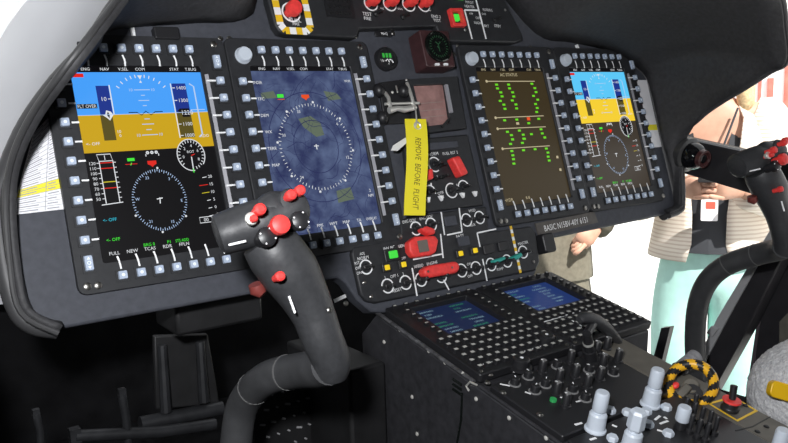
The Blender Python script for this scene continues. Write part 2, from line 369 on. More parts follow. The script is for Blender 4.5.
def display(dx, label, painter, mats):
    t = thing('multifunction_display', label, 'display', pm(dx+.0775-.605-.0025, -.1655-(.0025 if dx < .1 else .001), -.008), 'cockpit displays')
    t2 = t
    sx0, sx1, sy0, sy1 = -.0245, .170, .0262, .313
    b = MB(); out = rrect(LX(-.0615), LX(.2165 if dx < 1 else .2070), LY(.352), LY(-.021), .012)
    if dx == 0:
        for i_ in range(6, 12): u_ = (i_-6)/5; out[i_] = (LX(.018-.0795*u_), LY(-.021+.105*u_))
    inn = rrect(LX(sx0), LX(sx1), LY(sy1), LY(sy0), .004)
    b.frame(out, inn, 0, .010); b.build('bezel', bezel_m, t, .002)
    b = MB(); b.prism([(0, 0), (.0075, 0), (.0075, .012), (0, .003)], LY(sy1-.018), LY(sy0+.004))
    o = MB(); x_ = LX(.1745)
    o.add([(x_, LY(.30), .0101), (x_+.0055, LY(.30), .0125), (x_+.0055, LY(.04), .0125), (x_, LY(.04), .0101), (x_+.0055, LY(.30), .0101), (x_+.0055, LY(.04), .0101)], [(0, 1, 2, 3), (1, 4, 5, 2), (0, 4, 1), (3, 2, 5), (0, 3, 5, 4)])
    o.build('lit_bezel_edge', strip_m, t)
    for i in range(7): softkey(t, .026*i, 0., 'top'); softkey(t, -.0015+.0258*i, .333, 'bottom')
    for i in range(9): softkey(t, -.0438, .054+.028*i, 'left'); softkey(t, .198, .051+.0282*i, 'right')
    softkey(t, .198, .0195); softkey(t, .198, .31); softkey(t, -.0438, .310)
    if dx: kn = MB().lathe([(.0140, 0), (.0140, .003), (.0130, .004), (.0126, .010), (.0112, .012)], 24).build('brightness_knob', grey_m, t); kn.location = (LX(-.034), LY(.010), .010)
    s0 = MB().lathe([(.0052, 0), (.0052, .002), (.0035, .003)], 12).build('bezel_screw', steel_m, t); s0.location = (LX(-.050), LY(.341), .010)
    clone(s0, t, (LX(.2), LY(.341), .010)); clone(s0, t, (LX(.199), LY(-.010), .010)); clone(s0, t, (LX(-.036), LY(.342), .010))
    b = MB(); b.box(LX(sx0-.003), LX(sx1+.003), LY(sy1+.003), LY(sy0-.003), .001, .006, 0)
    painter(b, mats); b.build('screen', mats['list'], t)
    KEYMESH.clear(); return t
class Pen:                                         # layered flat drawing in display coordinates on a screen
    def __init__(s, b, z=.0062): s.b = b; s.z = z
    def up(s): s.z += .00004; return s.z
    def rect(s, x0, y0, x1, y1, m): s.b.rect(LX(x0), LY(y1), LX(x1), LY(y0), s.up(), m)
    def poly(s, pts, m): s.up(); s.b.add([(LX(x), LY(y), s.z) for x, y in pts], [tuple(range(len(pts)-1, -1, -1))], m)
    def line(s, pts, w_, m, closed=False): s.b.line([(LX(x), LY(y)) for x, y in pts], w_, s.z, s.z+.00002, m, closed)
    def arc(s, c_, r, w_, m, a0=0, a1=360, n=40, ry=None): s.b.arc((LX(c_[0]), LY(c_[1])), r, w_, s.z, s.z+.00002, a0, a1, m, n, ry)
    def text(s, st, h, x, y, m, sx=1., maxw=None): s.b.text(st, h, LX(x), LY(y), s.z+.00003, m, 0, sx, maxw=maxw)
def mlist(**kw):
    kw['strip'] = sc_black; d = {k: i for i, k in enumerate(kw)}; d['list'] = list(kw.values()); return d

def pfd(b, m):
    p = Pen(b); D = disp_xy; x0, x1 = -.0245, .170
    p.rect(x0, .035, x1, .0995, m['sky']); p.rect(x0, .0995, x1, .1545, m['gnd'])
    p.rect(x0+.002, .0370, x0+.018, .0425, m['red'])
    # speed tape
    p.rect(.0075, .0555, .0255, .0995, m['navy']); p.rect(.0070, .0995, .0240, .1375, m['olive']); p.line([(.0268, .0545), (.0268, .0995)], .0016, m['w'])
    p.text('10', .0062, .0165, .0755, m['w']); p.line([(.022, .0755), (.026, .0755)], .0011, m['w']); p.text('10', .0045, .0300, .125, m['w']); p.text('0', .0045, .0305, .131, m['w'])
    p.poly([(.0105, .0995), (.0145, .0985), (.0165, .0925), (.0225, .0945), (.0260, .0995), (.0225, .104), (.0200, .108), (.0150, .103)], m['w'])
    p.poly([(.0165, .0995), (.0185, .0945), (.0205, .0995), (.0195, .1050)], m['k'])
    p.rect(-.0225, .0825, .0050, .0892, m['k']); p.text('FLT OVER', .0050, -.0088, .0858, m['w'], maxw=.0255)
    # altitude tape
    p.rect(.120, .053, .142, .0995, m['navy']); p.rect(.120, .0995, .142, .139, m['olive']); p.line([(.1185, .053), (.1185, .139)], .0016, m['w'])
    for y, s_ in ((.060, '1400'), (.080, '1300'), (.1175, '1100'), (.1355, '1000')):
        p.text(s_, .0056, .1345, y, m['w'], maxw=.016); p.line([(.120, y), (.1245, y)], .0012, m['w'])
    p.rect(.1285, .093, .1405, .1065, m['k']); p.poly([(.122, .0965), (.127, .0925), (.131, .0965), (.127, .1005)], m['k']); p.text('1220', .0068, .1372, .0995, m['w'])
    p.line([(.148, .0535), (.1545, .058), (.1545, .1345), (.149, .139)], .0022, m['wd']); p.text('RDO', .0045, .158, .1375, m['w'])
    p.line([(.143, .0955), (.166, .0955)], .0012, m['wd'])
    # roll scale and pitch ladder
    for a in (-52, -40, -28, -18, -9, 9, 18, 28, 40, 52):
        q = rad(90-a); p.line([(.0735+.0415*cos(q), .085-.0415*sin(q)), (.0735+.0465*cos(q), .085-.0465*sin(q))], .0013, m['w'])
    p.poly([(.0735, .0465), (.0700, .0400), (.077, .0400)], m['w']); p.poly([(.0735, .0475), (.0715, .0515), (.0755, .0515)], m['w'])
    for y, h in ((.0625, .012), (.071, .003), (.079, .008), (.087, .003), (.1075, .004), (.1155, .009), (.124, .004), (.132, .012)):
        p.line([(.0735-h, y), (.0735+h, y)], .0012, m['wd'])
    for y in (.0625, .132): p.text('10', .0045, .0735-.0165, y, m['wd']); p.text('10', .0045, .0735+.0165, y, m['wd'])
    p.line([(.048, .097), (.060, .097), (.0665, .1015), (.0735, .0955), (.0805, .1015), (.087, .097), (.099, .097)], .0013, m['k'])
    p.line([(x0, .0993), (x1, .0993)], .0008, m['wd'])
    # lower half: torque scale, heading rose, clock dial, temperature scale
    p.line([(-.0075, .1575), (.0115, .1575), (.0135, .1675), (-.0055, .1675)], .0013, m['w'], True); p.text('1', .007, .003, .1625, m['w'])
    p.line([(-.0055, .1675), (-.0055, .229)], .0013, m['w']); p.line([(.0135, .1675), (.0135, .229)], .0013, m['w']); p.line([(-.012, .2305), (.018, .229)], .0013, m['w'])
    for i, s_ in enumerate(('120', '110', '100', '90', '80', '70', '60', '50')):
        y = .1700+.0074*i; p.text(s_, .0046, -.0150, y, m['w']); p.line([(-.0095, y), (-.0055, y)], .0010, m['w']); p.line([(.0135, y), (.0175, y)], .0010, m['w'])
    for y, k in ((.170, 'red'), (.178, 'red'), (.198, 'y'), (.207, 'red')): p.line([(-.005, y), (.013, y)], .0013, m[k])
    p.text('<- OFF', .0046, -.0095, .1415, m['w'], maxw=.02)
    p.rect(.034, .1655, .0445, .1700, m['g']); p.line([(.030, .1745), (.0475, .1745)], .0009, m['red']); p.line([(.0375, .1765), (.0395, .1725)], .0012, m['g'])
    for x in (.065, .0715, .078): p.arc((x, .159), .0016, .0018, m['w'], n=10)
    p.line([(.062, .1645), (.062, .1610)], .0012, m['w']); p.line([(.081, .1645), (.081, .1610)], .0012, m['w'])
    p.poly([(.0625, .1715), (.0755, .1715), (.0755, .1765), (.0715, .1785), (.069, .181), (.0665, .1785), (.0625, .1765)], m['red'])
    c0 = (.0710, .2310); RX, RY = .0405, .0462
    for i in range(72):
        a = rad(5*i); l_ = .10 if i % 2 == 0 else .06
        p.line([(c0[0]+RX*cos(a), c0[1]+RY*sin(a)), (c0[0]+RX*(1-l_)*cos(a), c0[1]+RY*(1-l_)*sin(a))], .0009, m['wd'])
    for i, s_ in enumerate(('N', '3', '6', 'E', '12', '15', 'S', '21', '24', 'W', '30', '33')):
        a = rad(30*i-90+6)
        if i % 2: p.text(s_, .0042, c0[0]+.0325*cos(a), c0[1]+.0375*sin(a), m['wd'])
        elif i % 4 == 0 or i == 6: p.arc((c0[0]+(RX+.002)*cos(a), c0[1]+(RY+.002)*sin(a)), .0009, .0016, m['w'], n=8)
    p.line([(.0715, .2275), (.0705, .2365)], .0015, m['w']); p.line([(.0665, .2295), (.0755, .2285)], .0015, m['w'])
    c1 = (.1305, .1665); QX, QY = .0215, .0245; p.up(); b.add([(LX(c1[0]+QX*cos(rad(12*i))), LY(c1[1])+QY*sin(rad(12*i)), p.z) for i in range(30)], [tuple(range(30))], m['k'])
    p.arc(c1, QX, .0014, m['w'], -40, 275, ry=QY)
    for i in range(22):
        a = rad(140+14*i); p.line([(c1[0]+QX*.95*cos(a), c1[1]+QY*.95*sin(a)), (c1[0]+QX*.78*cos(a), c1[1]+QY*.78*sin(a))], .0011, m['w'])
    for i, s_ in enumerate('02468'): a = rad(170+55*i); p.text(s_, .0044, c1[0]+.0125*cos(a), c1[1]+.0145*sin(a), m['w'])
    p.text('ROT', .0040, c1[0], c1[1]-.005, m['w']); p.line([(c1[0], c1[1]+.003), (c1[0]-.0005, c1[1]+.023)], .0016, m['w']); p.line([(c1[0]-.0005, c1[1]+.021), (c1[0]-.0005, c1[1]+.0275)], .0018, m['g'])
    p.line([(c1[0], c1[1]+.001), (c1[0]+.006, c1[1]-.001)], .0013, m['red'])
    for i, (k, l_) in enumerate((('w', .007), ('red', .014), ('y', .012), ('w', .006), ('w', .006), ('w', .007))):
        y = .2025+.0120*i; x = .1485; p.line([(x-l_, y+.0008), (x, y)], .0010, m[k]); p.text(('20', '15', '10', '5', '0', '-5')[i], .0046, x+.0055, y-.0004, m['w'])
    p.line([(.1255, .2640), (.145, .2640), (.145, .2725), (.1255, .2725)], .0011, m['w'], True); p.text('00', .0055, .1355, .2683, m['w'])
    p.text('<- OFF', .0046, -.0045, .2525, m['cy'], maxw=.022); p.text('<- OFF', .0046, -.0045, .2810, m['g'], maxw=.022)
    for x, s_ in ((-.006, 'FULL'), (.019, 'NEW'), (.044, 'TCAS'), (.070, 'RDR'), (.095, 'FPLN')): p.text(s_, .0048, x, .3005, m['w'])
    for x, s_ in ((.044, 'BRG 0'), (.073, 'P1'), (.093, 'STS ADD')): p.text(s_, .0044, x, .2945, m['g'], maxw=.020)
def pfd_m(sky, gnd, blk): return mlist(base=blk, k=sc_black, sky=sky, gnd=gnd, navy=sc_navy, olive=sc_olive, w=sc_w, wd=sc_wd, red=sc_red, g=sc_g, cy=sc_cy, y=sc_y)
toplab = (('ENG', -.003), ('NAV', .024), ('V.SEL', .0505), ('COM', .0755), ('STAT', .128), ('T.BUG', .154))
def with_top(fn, key='w'):
    def g(b, m):
        fn(b, m); p = Pen(b, .0080); p.rect(-.0245, .0262, .170, .0348, m['strip'])
        for s_, x in toplab: p.text(s_, .0045, x, .0308, m[key])
    return g
def mapp(b, m):
    p = Pen(b); c0 = (.0715, .1675)
    rnd = random.Random(3)
    for pts in ([disp_xy(*q, .28) for q in ((325, 90), (338, 92), (343, 98), (330, 100))], [disp_xy(*q, .28) for q in ((300, 118), (312, 115), (322, 122), (326, 134), (318, 136), (305, 126))], [disp_xy(*q, .28) for q in ((338, 190), (352, 186), (356, 198), (340, 202))], [disp_xy(*q, .28) for q in ((262, 92), (275, 90), (279, 97), (264, 98))]): p.poly(pts[::-1] if False else pts, m['patch'])
    for i in range(90):
        x, y = rnd.uniform(-.022, .166), rnd.uniform(.04, .305); a = rnd.uniform(0, 6.28); pts = [(x, y)]
        for k in range(rnd.randint(2, 6)):
            a += rnd.uniform(-.7, .7); x = min(.168, max(-.023, x+.011*cos(a))); y = min(.311, max(.036, y+.011*sin(a))); pts.append((x, y))
        p.line(pts, rnd.choice((.0004, .0006, .0009)), m['ink'])
    p.arc(c0, .0425, .0012, m['ink'], ry=.046); p.arc(c0, .0875, .0012, m['ink'], ry=.096)
    for i in range(72):
        a = rad(5*i); l_ = .005 if i % 2 == 0 else .0032; R0 = .0700; VY = 1.085
        p.line([(c0[0]+R0*cos(a), c0[1]+VY*R0*sin(a)), (c0[0]+(R0-l_)*cos(a), c0[1]+VY*(R0-l_)*sin(a))], .0010, m['w'])
    for i in range(8):
        a = rad(45*i+8); p.arc((c0[0]+.072*cos(a), c0[1]+.0785*sin(a)), .0012, .002, m['w'], n=8)
    for i, s_ in enumerate(('33', '6', '12', '24', '30')):
        a = rad((-110, -35, 20, 130, 200)[i]); p.text(s_, .0050, c0[0]+.061*cos(a), c0[1]+.066*sin(a), m['w'])
    p.line([(c0[0], c0[1]-.004), (c0[0], c0[1]+.005)], .0018, m['w']); p.line([(c0[0]-.0045, c0[1]-.001), (c0[0]+.0045, c0[1]-.001)], .0016, m['w'])
    x, y = disp_xy(307, 96, .28); p.poly([(x-.0075, y-.004), (x+.0075, y-.004), (x+.0075, y+.001), (x+.003, y+.003), (x, y+.006), (x-.003, y+.003), (x-.0075, y+.001)], m['red'])
    x, y = disp_xy(282, 95, .28); p.rect(x-.006, y-.003, x+.006, y+.003, m['g']); p.line([(x-.006, y+.006), (x+.007, y+.006)], .0011, m['red'])
    for i, s_ in enumerate(('UNDER', 'TFC', 'DEM', 'WX', 'TERR', 'MAP')): p.text(s_, .0050, -.0155+.001*i, .054+.028*i, m['w'], maxw=.017)
    p.text('VOR', .0045, .160, .0525, m['w']); p.text('2', .005, .1605, .252, m['w']); p.text('NM', .005, .1605, .261, m['w'])
    for i, s_ in enumerate(('SRC', 'BRG', 'FMS', 'WPT', 'MAP', 'TA', 'OVERLAY')): p.text(s_, .0050, -.003+.0258*i, .3015, m['w'], maxw=.022)
def mfd(b, m):
    p = Pen(b); D = lambda x, y: disp_xy(x, y, .7754)
    x, y = D(510, 74); p.text('AC STATUS', .0068, x, y, m['tan'])
    def bar(a, b2):
        a, b2 = D(*a), D(*b2); p.line([a, b2], .0017, m['tan']); p.arc(a, .0018, .0026, m['tan'], n=10)
    bar((488, 80.5), (536, 80.5)); bar((497, 117), (545, 115)); bar((499, 128), (547, 126)); bar((504, 148), (551, 145))
    def dots(pts, mm='lime', w_=.0058, h_=.0042):
        for q in pts:
            x, y = D(*q); p.rect(x-w_*.7, y-h_/2, x+w_*.7, y+h_/2, m[mm])
    sc_ = lambda L: [(460+a/5.533, 60+b2/5.533) for a, b2 in L]
    dots(sc_([(210, 132), (215, 153), (233, 175), (240, 197), (230, 222), (250, 243), (256, 266), (276, 132), (281, 153), (298, 175), (304, 198), (296, 220), (316, 242), (320, 264), (404, 128), (420, 152), (427, 174), (413, 195), (436, 216), (424, 240), (433, 262), (430, 284), (253, 330), (320, 326), (386, 346), (441, 322), (268, 394), (290, 412), (296, 435), (334, 387), (355, 410), (358, 432), (400, 407), (453, 380), (460, 403), (474, 426)]))
    dots(sc_([(324, 348)]), 'tan', .006, .005); dots(sc_([(384, 322)]), 'or', .0068, .0068)
    s2 = lambda L: [(470+a/4.925, 120+b2/4.925) for a, b2 in L]
    dots(s2([(214, 93), (204, 115), (272, 90), (262, 110), (372, 83), (210, 150), (215, 171), (218, 190), (220, 212), (267, 146), (324, 141), (379, 138), (387, 158), (388, 178), (393, 197)]))
    dots(s2([(433, 180), (448, 242)]), 'tan', .0045, .0055)
    for s_, q in (('1', (485.5, 106)), ('2', (488, 120)), ('3', (491, 133)), ):
        x, y = D(*q); p.text(s_, .007, x-.004, y, m['tan'])
    x, y = D(509.5, 199.5); p.text('HYDR', .0062, x, y, m['tan']); x, y = D(528.5, 197); p.text('8-8', .006, x, y, m['tan'])
display(0, 'leftmost large screen with blue sky and yellow ground above a black heading dial', with_top(pfd), pfd_m(sc_sky, sc_gnd, sc_black))
display(.28, 'second screen from the left showing a blue-grey moving map', with_top(mapp), mlist(base=sc_map, ink=sc_ind, patch=sc_patch, w=sc_w, red=sc_or, g=sc_g))
display(.7754, 'third screen from the left with green text columns on dark brown', with_top(mfd, 'tan'), mlist(base=sc_mfd, tan=sc_lg, lime=sc_lime, **{'or': sc_or}))
display(1.0537, 'rightmost screen with blue sky and yellow ground above a heading dial with a brownish reflection painted in', with_top(pfd), pfd_m(sc_sky2, sc_gnd2, sc_brn))

# ------------------------------------------------------------------ centre stack
def local(T0):                                     # photo point on the panel (height h) -> coordinates of a thing placed at T0 = (x, y)
    def f(px, py, h=0.0): v = P(px, py, h); return (v.x-T0[0], v.y-T0[1])
    return f
def knob_part(name, m, parent, xy, z, r=.006, h=.012, n=16):
    o = MB().lathe([(r, 0), (r, h*.25), (r*.8, h*.35), (r*.75, h*.9), (r*.6, h)], n).build(name, m, parent); o.location = (xy[0], xy[1], z); return o
# top panel with pull handles
o0 = (P(400, 20).x, -.06); L = local(o0)
fp = thing('fire_control_panel', 'black top centre panel with red round handles and a striped border', 'control panel', pm(*o0, -.008))
pts = [L(*q, .012) for q in ((262, -40), (268, 0), (275, 25), (280, 32), (288, 34), (354, 37.5), (358, 36), (359.5, 28.5), (437, 26), (440, 37), (446, 41), (515, 42.5), (523, 40), (522, 34), (505, 0), (488, -40))]
MB().prism(pts, 0, .020).build('plate', bezel_m, fp, .003)
b = MB(); U = [L(*q, .014) for q in ((272, -16), (276, 2), (281, 24), (286, 30), (307, 31), (311, 27), (306, 4), (301, -16))]
U = [q.to_2d() if hasattr(q, 'to_2d') else Vector(q) for q in [Vector((*a, 0)) for a in U]]
path = []; 
for i in range(len(U)-1):
    k = max(1, int((U[i+1]-U[i]).length/.004))
    for j in range(k): path.append(U[i].lerp(U[i+1], j/k))
path.append(U[-1])
for i in range(len(path)-1):
    b.line([path[i], path[i+1].lerp(path[i+1]+(path[i+1]-path[i]), .08)], .0125, .020, .0206+.00002*(i % 2), (i//3) % 2)
b.build('striped_border', [yellow_m, white_m], fp)
def pull(px, py, rad_, nm='pull_handle'):
    x, y = L(px, py, .03); o = MB().lathe([(rad_*.55, 0), (rad_*.6, .014), (rad_, .016), (rad_, .026), (rad_*.85, .030), (rad_*.3, .031)], 24).build(nm, red_m, fp); o.location = (x, y, .020)
    r_ = MB().arc((0, 0), rad_*1.22, rad_*.2, 0, .001).build('handle_ring', white_m, o); x2, y2 = L(px, py+1.5, .02); r_.location = (x2-x, y2-y, .0003); return o
pull(293, 9, .0135)
for q in ((373, 0), (392, .5), (411, 1), (426, 1.5)): pull(*q, .0115)
b = MB()
for st, px, py, h in (('PULL', 295, 20, .0075), ('FIRE', 296, 24, .005), ('TEST', 367, 14, .0065), ('FIRE', 367.5, 18.5, .006), ('ENG 2', 436, 16.5, .006), ('TEST', 437, 20.5, .006), ('FIRE', 382, 8.5, .003), ('ENG', 400, 9, .004), ('PITOT', 469.5, 2.5, .0055), ('HEATER', 469.5, 6.5, .0055), ('FLOODING', 487.5, 10, .0058), ('ON', 471, 13.5, .004), ('DAY', 484, 14, .0042), ('OFF', 478, 18, .0055), ('NIGHT', 478.5, 23, .0055), ('BRT', 486.5, 26, .0055), ('STBY', 497.5, 26, .006)):
    x, y = L(px, py, .012); b.text(st, h, x, y, .0203, rot=rad(-2), maxw=.026)
for a in (((464.5, 10), (472, 39)), ((475.5, -2), (486, 39)), ((464.5, 10), (479, 10.5))):
    b.line([L(*q, .012) for q in a], .0035, .020, .0206)
b.build('panel_marking', white_m, fp)
x, y = L(456.5, 18, .016); g = MB(); g.frame(rrect(-.0175, .0175, -.0185, .0185, .003), rrect(-.011, .011, -.012, .012, .001), 0, .010); gd = g.build('switch_guard', red_m, fp, .001); gd.location = (x, y, .020); gd.rotation_euler = (0, 0, rad(3))
o = MB().prism(rrect(-.0065, .0065, -.0065, .0065, .001), 0, .006).build('indicator_light', lamp_g, fp); o.location = (x, y+.001, .020)
for q in ((460, -2),): x, y = L(*q, .012); o = MB().prism(rrect(-.008, .008, -.004, .004, .001), 0, .003).build('indicator_light', lamp_g, fp); o.location = (x, y, .020)
for q in ((495, 20), (376, 14), (403, 17)): x, y = L(*q, .014); o = MB().lathe([(.005, 0), (.005, .004), (.0022, .006), (.003, .018), (.002, .020)], 12).build('toggle_switch', dark_m, fp); o.location = (x, y, .020)
x, y = L(339, 7, .012); b = MB(); b.prism(rrect(-.03, .03, -.02, .02, .003), 0, .002, 0)
for i in range(5):
    for j in range(3): b.lathe([(.003, 0), (.003, .001)], 8, 1) if False else b.arc((-.02+.01*i, -.012+.012*j), .0026, .0016, .002, .004, mi=1, n=8)
o = b.build('speaker_grille', [black_m, dark_m], fp); o.location = (x, y, .020)
for q in ((368, -6), (465, 30), (505, 10), (430, 10)):
    x, y = L(*q, .012); o = MB().lathe([(.003, 0), (.003, .001), (.002, .002)], 10).build('screw', steel_m, fp); o.location = (x, y, .020)
# small round gauge with its label plate
o0 = tuple(P(389, 57, .008))[:2]
rc = thing('round_gauge', 'small round black gauge with green digits left of the square dial', 'gauge', pm(*o0, -.008))
MB().lathe([(.0225, 0), (.0225, .010), (.0205, .013), (.0185, .013), (.0175, .010), (.002, .010)], 32).build('housing', black_m, rc)
b = MB()
for k, x in enumerate((-.0075, 0, .0075)): b.rect(x-.0026, .001, x+.0026, .0095, .0106, 0)
b.build('digits', mat('digit_green', (.01,.05,.01), .4, emit=lin(50, 160, 60)), rc)
b = MB(); b.T = Matrix.Translation((0, 0, -.0049)); b.text('W', .0055, -.012, -.005, .0155); b.line([(-.005, -.0055), (.000, -.002), (.003, -.008)], .0022, .0153, .0156); b.line([(.004, -.003), (.0085, -.003), (.0115, -.009)], .0026, .0153, .0156); b.text('o', .003, .001, -.011, .0155)
b.build('dial_marking', white_m, rc)
for q in ((372, 45), (373, 66), (405, 66)): pass
o0 = tuple(P(385, 33))[:2]
lp = thing('label_plate', 'small black label plate above the round gauge', 'label', pm(*o0, -.008))
MB().prism(rrect(-.0195, .0195, -.0052, .0052, .004), 0, .004).build('plate', black_m, lp, .001)
MB().text('9042', .0055, .001, .0003, .0042).build('lettering', white_m, lp)
# square standby dial
H = .030; ptsF = [P(*q, H) for q in ((419, 29.5), (449.5, 31), (454.5, 67), (427, 66.5))]
o0 = (sum(v.x for v in ptsF)/4, sum(v.y for v in ptsF)/4)
sh = thing('standby_horizon', 'square maroon housing with a round black dial at top centre', 'gauge', pm(*o0, -.008))
hw = (ptsF[1].x-ptsF[0].x+ptsF[2].x-ptsF[3].x)/4; hh = (ptsF[0].y-ptsF[3].y+ptsF[1].y-ptsF[2].y)/4
MB().prism(rrect(-hw, hw, -hh, hh, .004), 0, H+.008).build('housing', brown_m, sh, .002)
zz = H+.008
b = MB().lathe([(hw*.86, 0), (hw*.86, .004), (hw*.80, .005), (hw*.76, .003), (.001, .003)], 32); o = b.build('dial', dial_m, sh); o.location = (0.001, .003, zz)
b = MB()
for i in range(24): a = rad(15*i); b.line([(hw*.62*cos(a), hw*.62*sin(a)), (hw*.5*cos(a), hw*.5*sin(a))], .0012, .0031, .0034)
b.line([(0, .004), (0, -.010)], .002, .0031, .0034); b.line([(0, .004), (-.006, .009)], .002, .0031, .0034); b.line([(0, .004), (.006, .009)], .002, .0031, .0034); b.line([(0, -.004), (-.004, -.0)], .002, .0031, .0034)
d2 = b.build('dial_marking', dim_g2, sh); d2.location = (.001, .003, zz)
b = MB(); b.line([(hw*.70*cos(rad(a)), hw*.70*sin(rad(a))) for a in (-12, 0, 14, 26)], .0022, .004, .0055); o = b.build('rim_highlight', white_m, sh) if False else None
for x in (-.011, .010):
    o = MB().prism(rrect(-.005, .005, -.0022, .0022, .001), 0, .003).build('bezel_button', white_m, sh); o.location = (x, -hh+.004, zz)
# square standby screen
qs = [P(*q) for q in ((414.5, 85), (444.5, 83.5), (450, 122), (425, 126))]; o0 = (P(433, 104).x, P(433, 104).y); L = local(o0)
st = thing('standby_display', 'small square screen painted with a pinkish reflection, in a black frame below the square dial', 'display', pm(*o0, -.008))
out = [L(*q, .008) for q in ((408, 79), (458, 76), (467, 128), (419, 134))]; inn = [L(*q, .008) for q in ((413.5, 85), (445, 83.5), (451, 123), (423.5, 126.5))]
MB().frame(out[::-1], inn[::-1], 0, .016).build('bezel', bezel_m, st, .002)
b = MB(); b.prism(inn, 0, .008, 0); 
for t in (.42, .62, .8): b.line([(Vector(inn[0]).lerp(Vector(inn[3]), t)*.9), (Vector(inn[1]).lerp(Vector(inn[2]), t)*.9)], .0012, .008, .0083, 1)
b.build('screen', [stby_m, mat('standby_line', (.32, .24, .22), .4)], st)
MB().line([L(447.5, 84, .016), L(452.8, 112, .016)], .006, .016, .022).build('side_strip', strip_m, st)
MB().line([L(452, 117, .016), L(444, 126, .016)], .0045, .016, .019).build('corner_lever', dark_m, st)
# silver locking lever with the pin
o0 = tuple(P(402, 105))[:2]; L = local(o0)
lk = thing('locking_lever', 'bright metal lever and rod mechanism on black blocks beside the map screen', 'lever', pm(*o0, -.008))
def T3(parent, name, m, pts, r, n=10):
    return MB().tube([(*L(px, py, h), h+.008) for px, py, h in pts], r, n).build(name, m, parent)
MB().prism([L(*q) for q in ((379, 82), (411, 78), (419, 122), (386, 124))], 0, .006).build('base_plate', black_m, lk, .002)
T3(lk, 'cross_rod', silver_m, [(385, 104, .02), (419, 103, .02)], .0026)
T3(lk, 'lever_arm', silver_m, [(389, 110.5, .024), (397, 108.5, .026), (404, 109.5, .026), (415, 107.5, .024)], [.0062, .0048, .0062, .0050])
T3(lk, 'side_arm', silver_m, [(385, 93, .004), (388.5, 98, .016), (390, 105, .022), (391, 113, .022)], .0036)
T3(lk, 'side_arm', silver_m, [(407, 83, .004), (410.5, 93, .016), (412.5, 100, .022), (414, 107, .022)], .0032)
T3(lk, 'upper_pin', silver_m, [(396, 86, .004), (397.5, 92, .018)], .0015)
for q in ((381, 89, .012), (384, 117, .010), (405, 90, .010)):
    x, y = L(*q); o = MB().sphere((0, 0, 0), (.011, .013, .012)).build('lock_knob', black_m, lk); o.location = (x, y, .012)
for q in ((407, 80), (393, 92)): x, y = L(*q); o = MB().sphere((0, 0, 0), .0028).build('rivet', silver_m, lk); o.location = (x, y, .006)
# warning ribbon
hz = .04; o0 = tuple(P(415.5, 126, hz))[:2]; L = local(o0)
rb = thing('warning_ribbon', 'yellow fabric ribbon lettered REMOVE BEFORE FLIGHT hanging at the panel centre', 'ribbon', pm(*o0, hz))
Np = 14; vs = []; fs = []; ctr = [(415.5+.4*i/Np-.4, 119+96*i/Np) for i in range(Np+1)]; nrm = []
for i, (cx, cy) in enumerate(ctr):
    t = i/Np; wv = .0035*sin(t*5.)+.010*t*(1-t)
    for w_ in (-10.6, 10.6):
        x, y = L(cx+w_, cy+(.2 if w_ > 0 else 0), hz); vs += [(x, y, wv), (x, y, wv+.0012)]
for i in range(Np):
    a = 4*i; fs += [(a+1, a+3, a+7, a+5), (a, a+4, a+6, a+2), (a, a+1, a+5, a+4), (a+2, a+6, a+7, a+3)]
fs += [(0, 2, 3, 1), (4*Np, 4*Np+1, 4*Np+3, 4*Np+2)]
MB().add(vs, fs).build('ribbon', tagy_m, rb)
x0, y0 = L(416, 137, hz); x1, y1 = L(416, 211, hz)
b = MB(); b.text('REMOVE  BEFORE  FLIGHT', .0125, 0, 0, 0, rot=0, maxw=abs(y1-y0)*.98)
rot_ = math.atan2(y1-y0, x1-x0); vv = []
for v in b.v:
    d = Matrix.Rotation(rot_, 3, 'Z') @ v; x, y = d.x+(x0+x1)/2, d.y+(y0+y1)/2; t = min(1, max(0, (L(415.5, 119, hz)[1]-y)/(L(415.5, 119, hz)[1]-L(415.5, 215, hz)[1])))
    vv.append(Vector((x, y, .0035*sin(t*5.)+.010*t*(1-t)+.0016)))
b.v = vv; b.build('lettering', mat('ribbon_ink', (.16, .12, .02), .7), rb)
x, y = L(416.5, 126.5, hz); o = MB().lathe([(.0078, 0), (.0085, .002), (.006, .003), (.0050, .002), (.0050, 0), (.0078, 0)], 20, 0, False).build('eyelet', silver_m, rb); o.location = (x, y, .0015)
o = MB().lathe([(.0052, 0), (.0052, .0006)], 16).build('eyelet_hole', dial_m, rb); o.location = (x, y, .0016)
MB().tube([(*L(px, py, h), h-hz) for px, py, h in ((416, 126, .045), (416.5, 119, .046), (416, 112, .040), (414.5, 106, .03))], .0014, 8).build('hook_ring', silver_m, rb)
o0 = tuple(P(400, 145, .03))[:2]; L = local(o0)
b = MB(); vs = []
for q in ((407, 136), (409, 141.5), (396, 150.5), (390.5, 149), (393, 145)): pass
b.prism([L(*q, .03) for q in ((405.5, 137.5), (406.5, 143), (397.5, 151), (391, 150.5), (393, 145.5))], -.001, .001)
o = b.build('pull_strap', strap_m, None, .0005); o.location = pm(*o0, .03).to_translation(); o.rotation_euler = PM.to_euler(); tag(o, 'short white strap sticking out left of the yellow ribbon', 'strap')

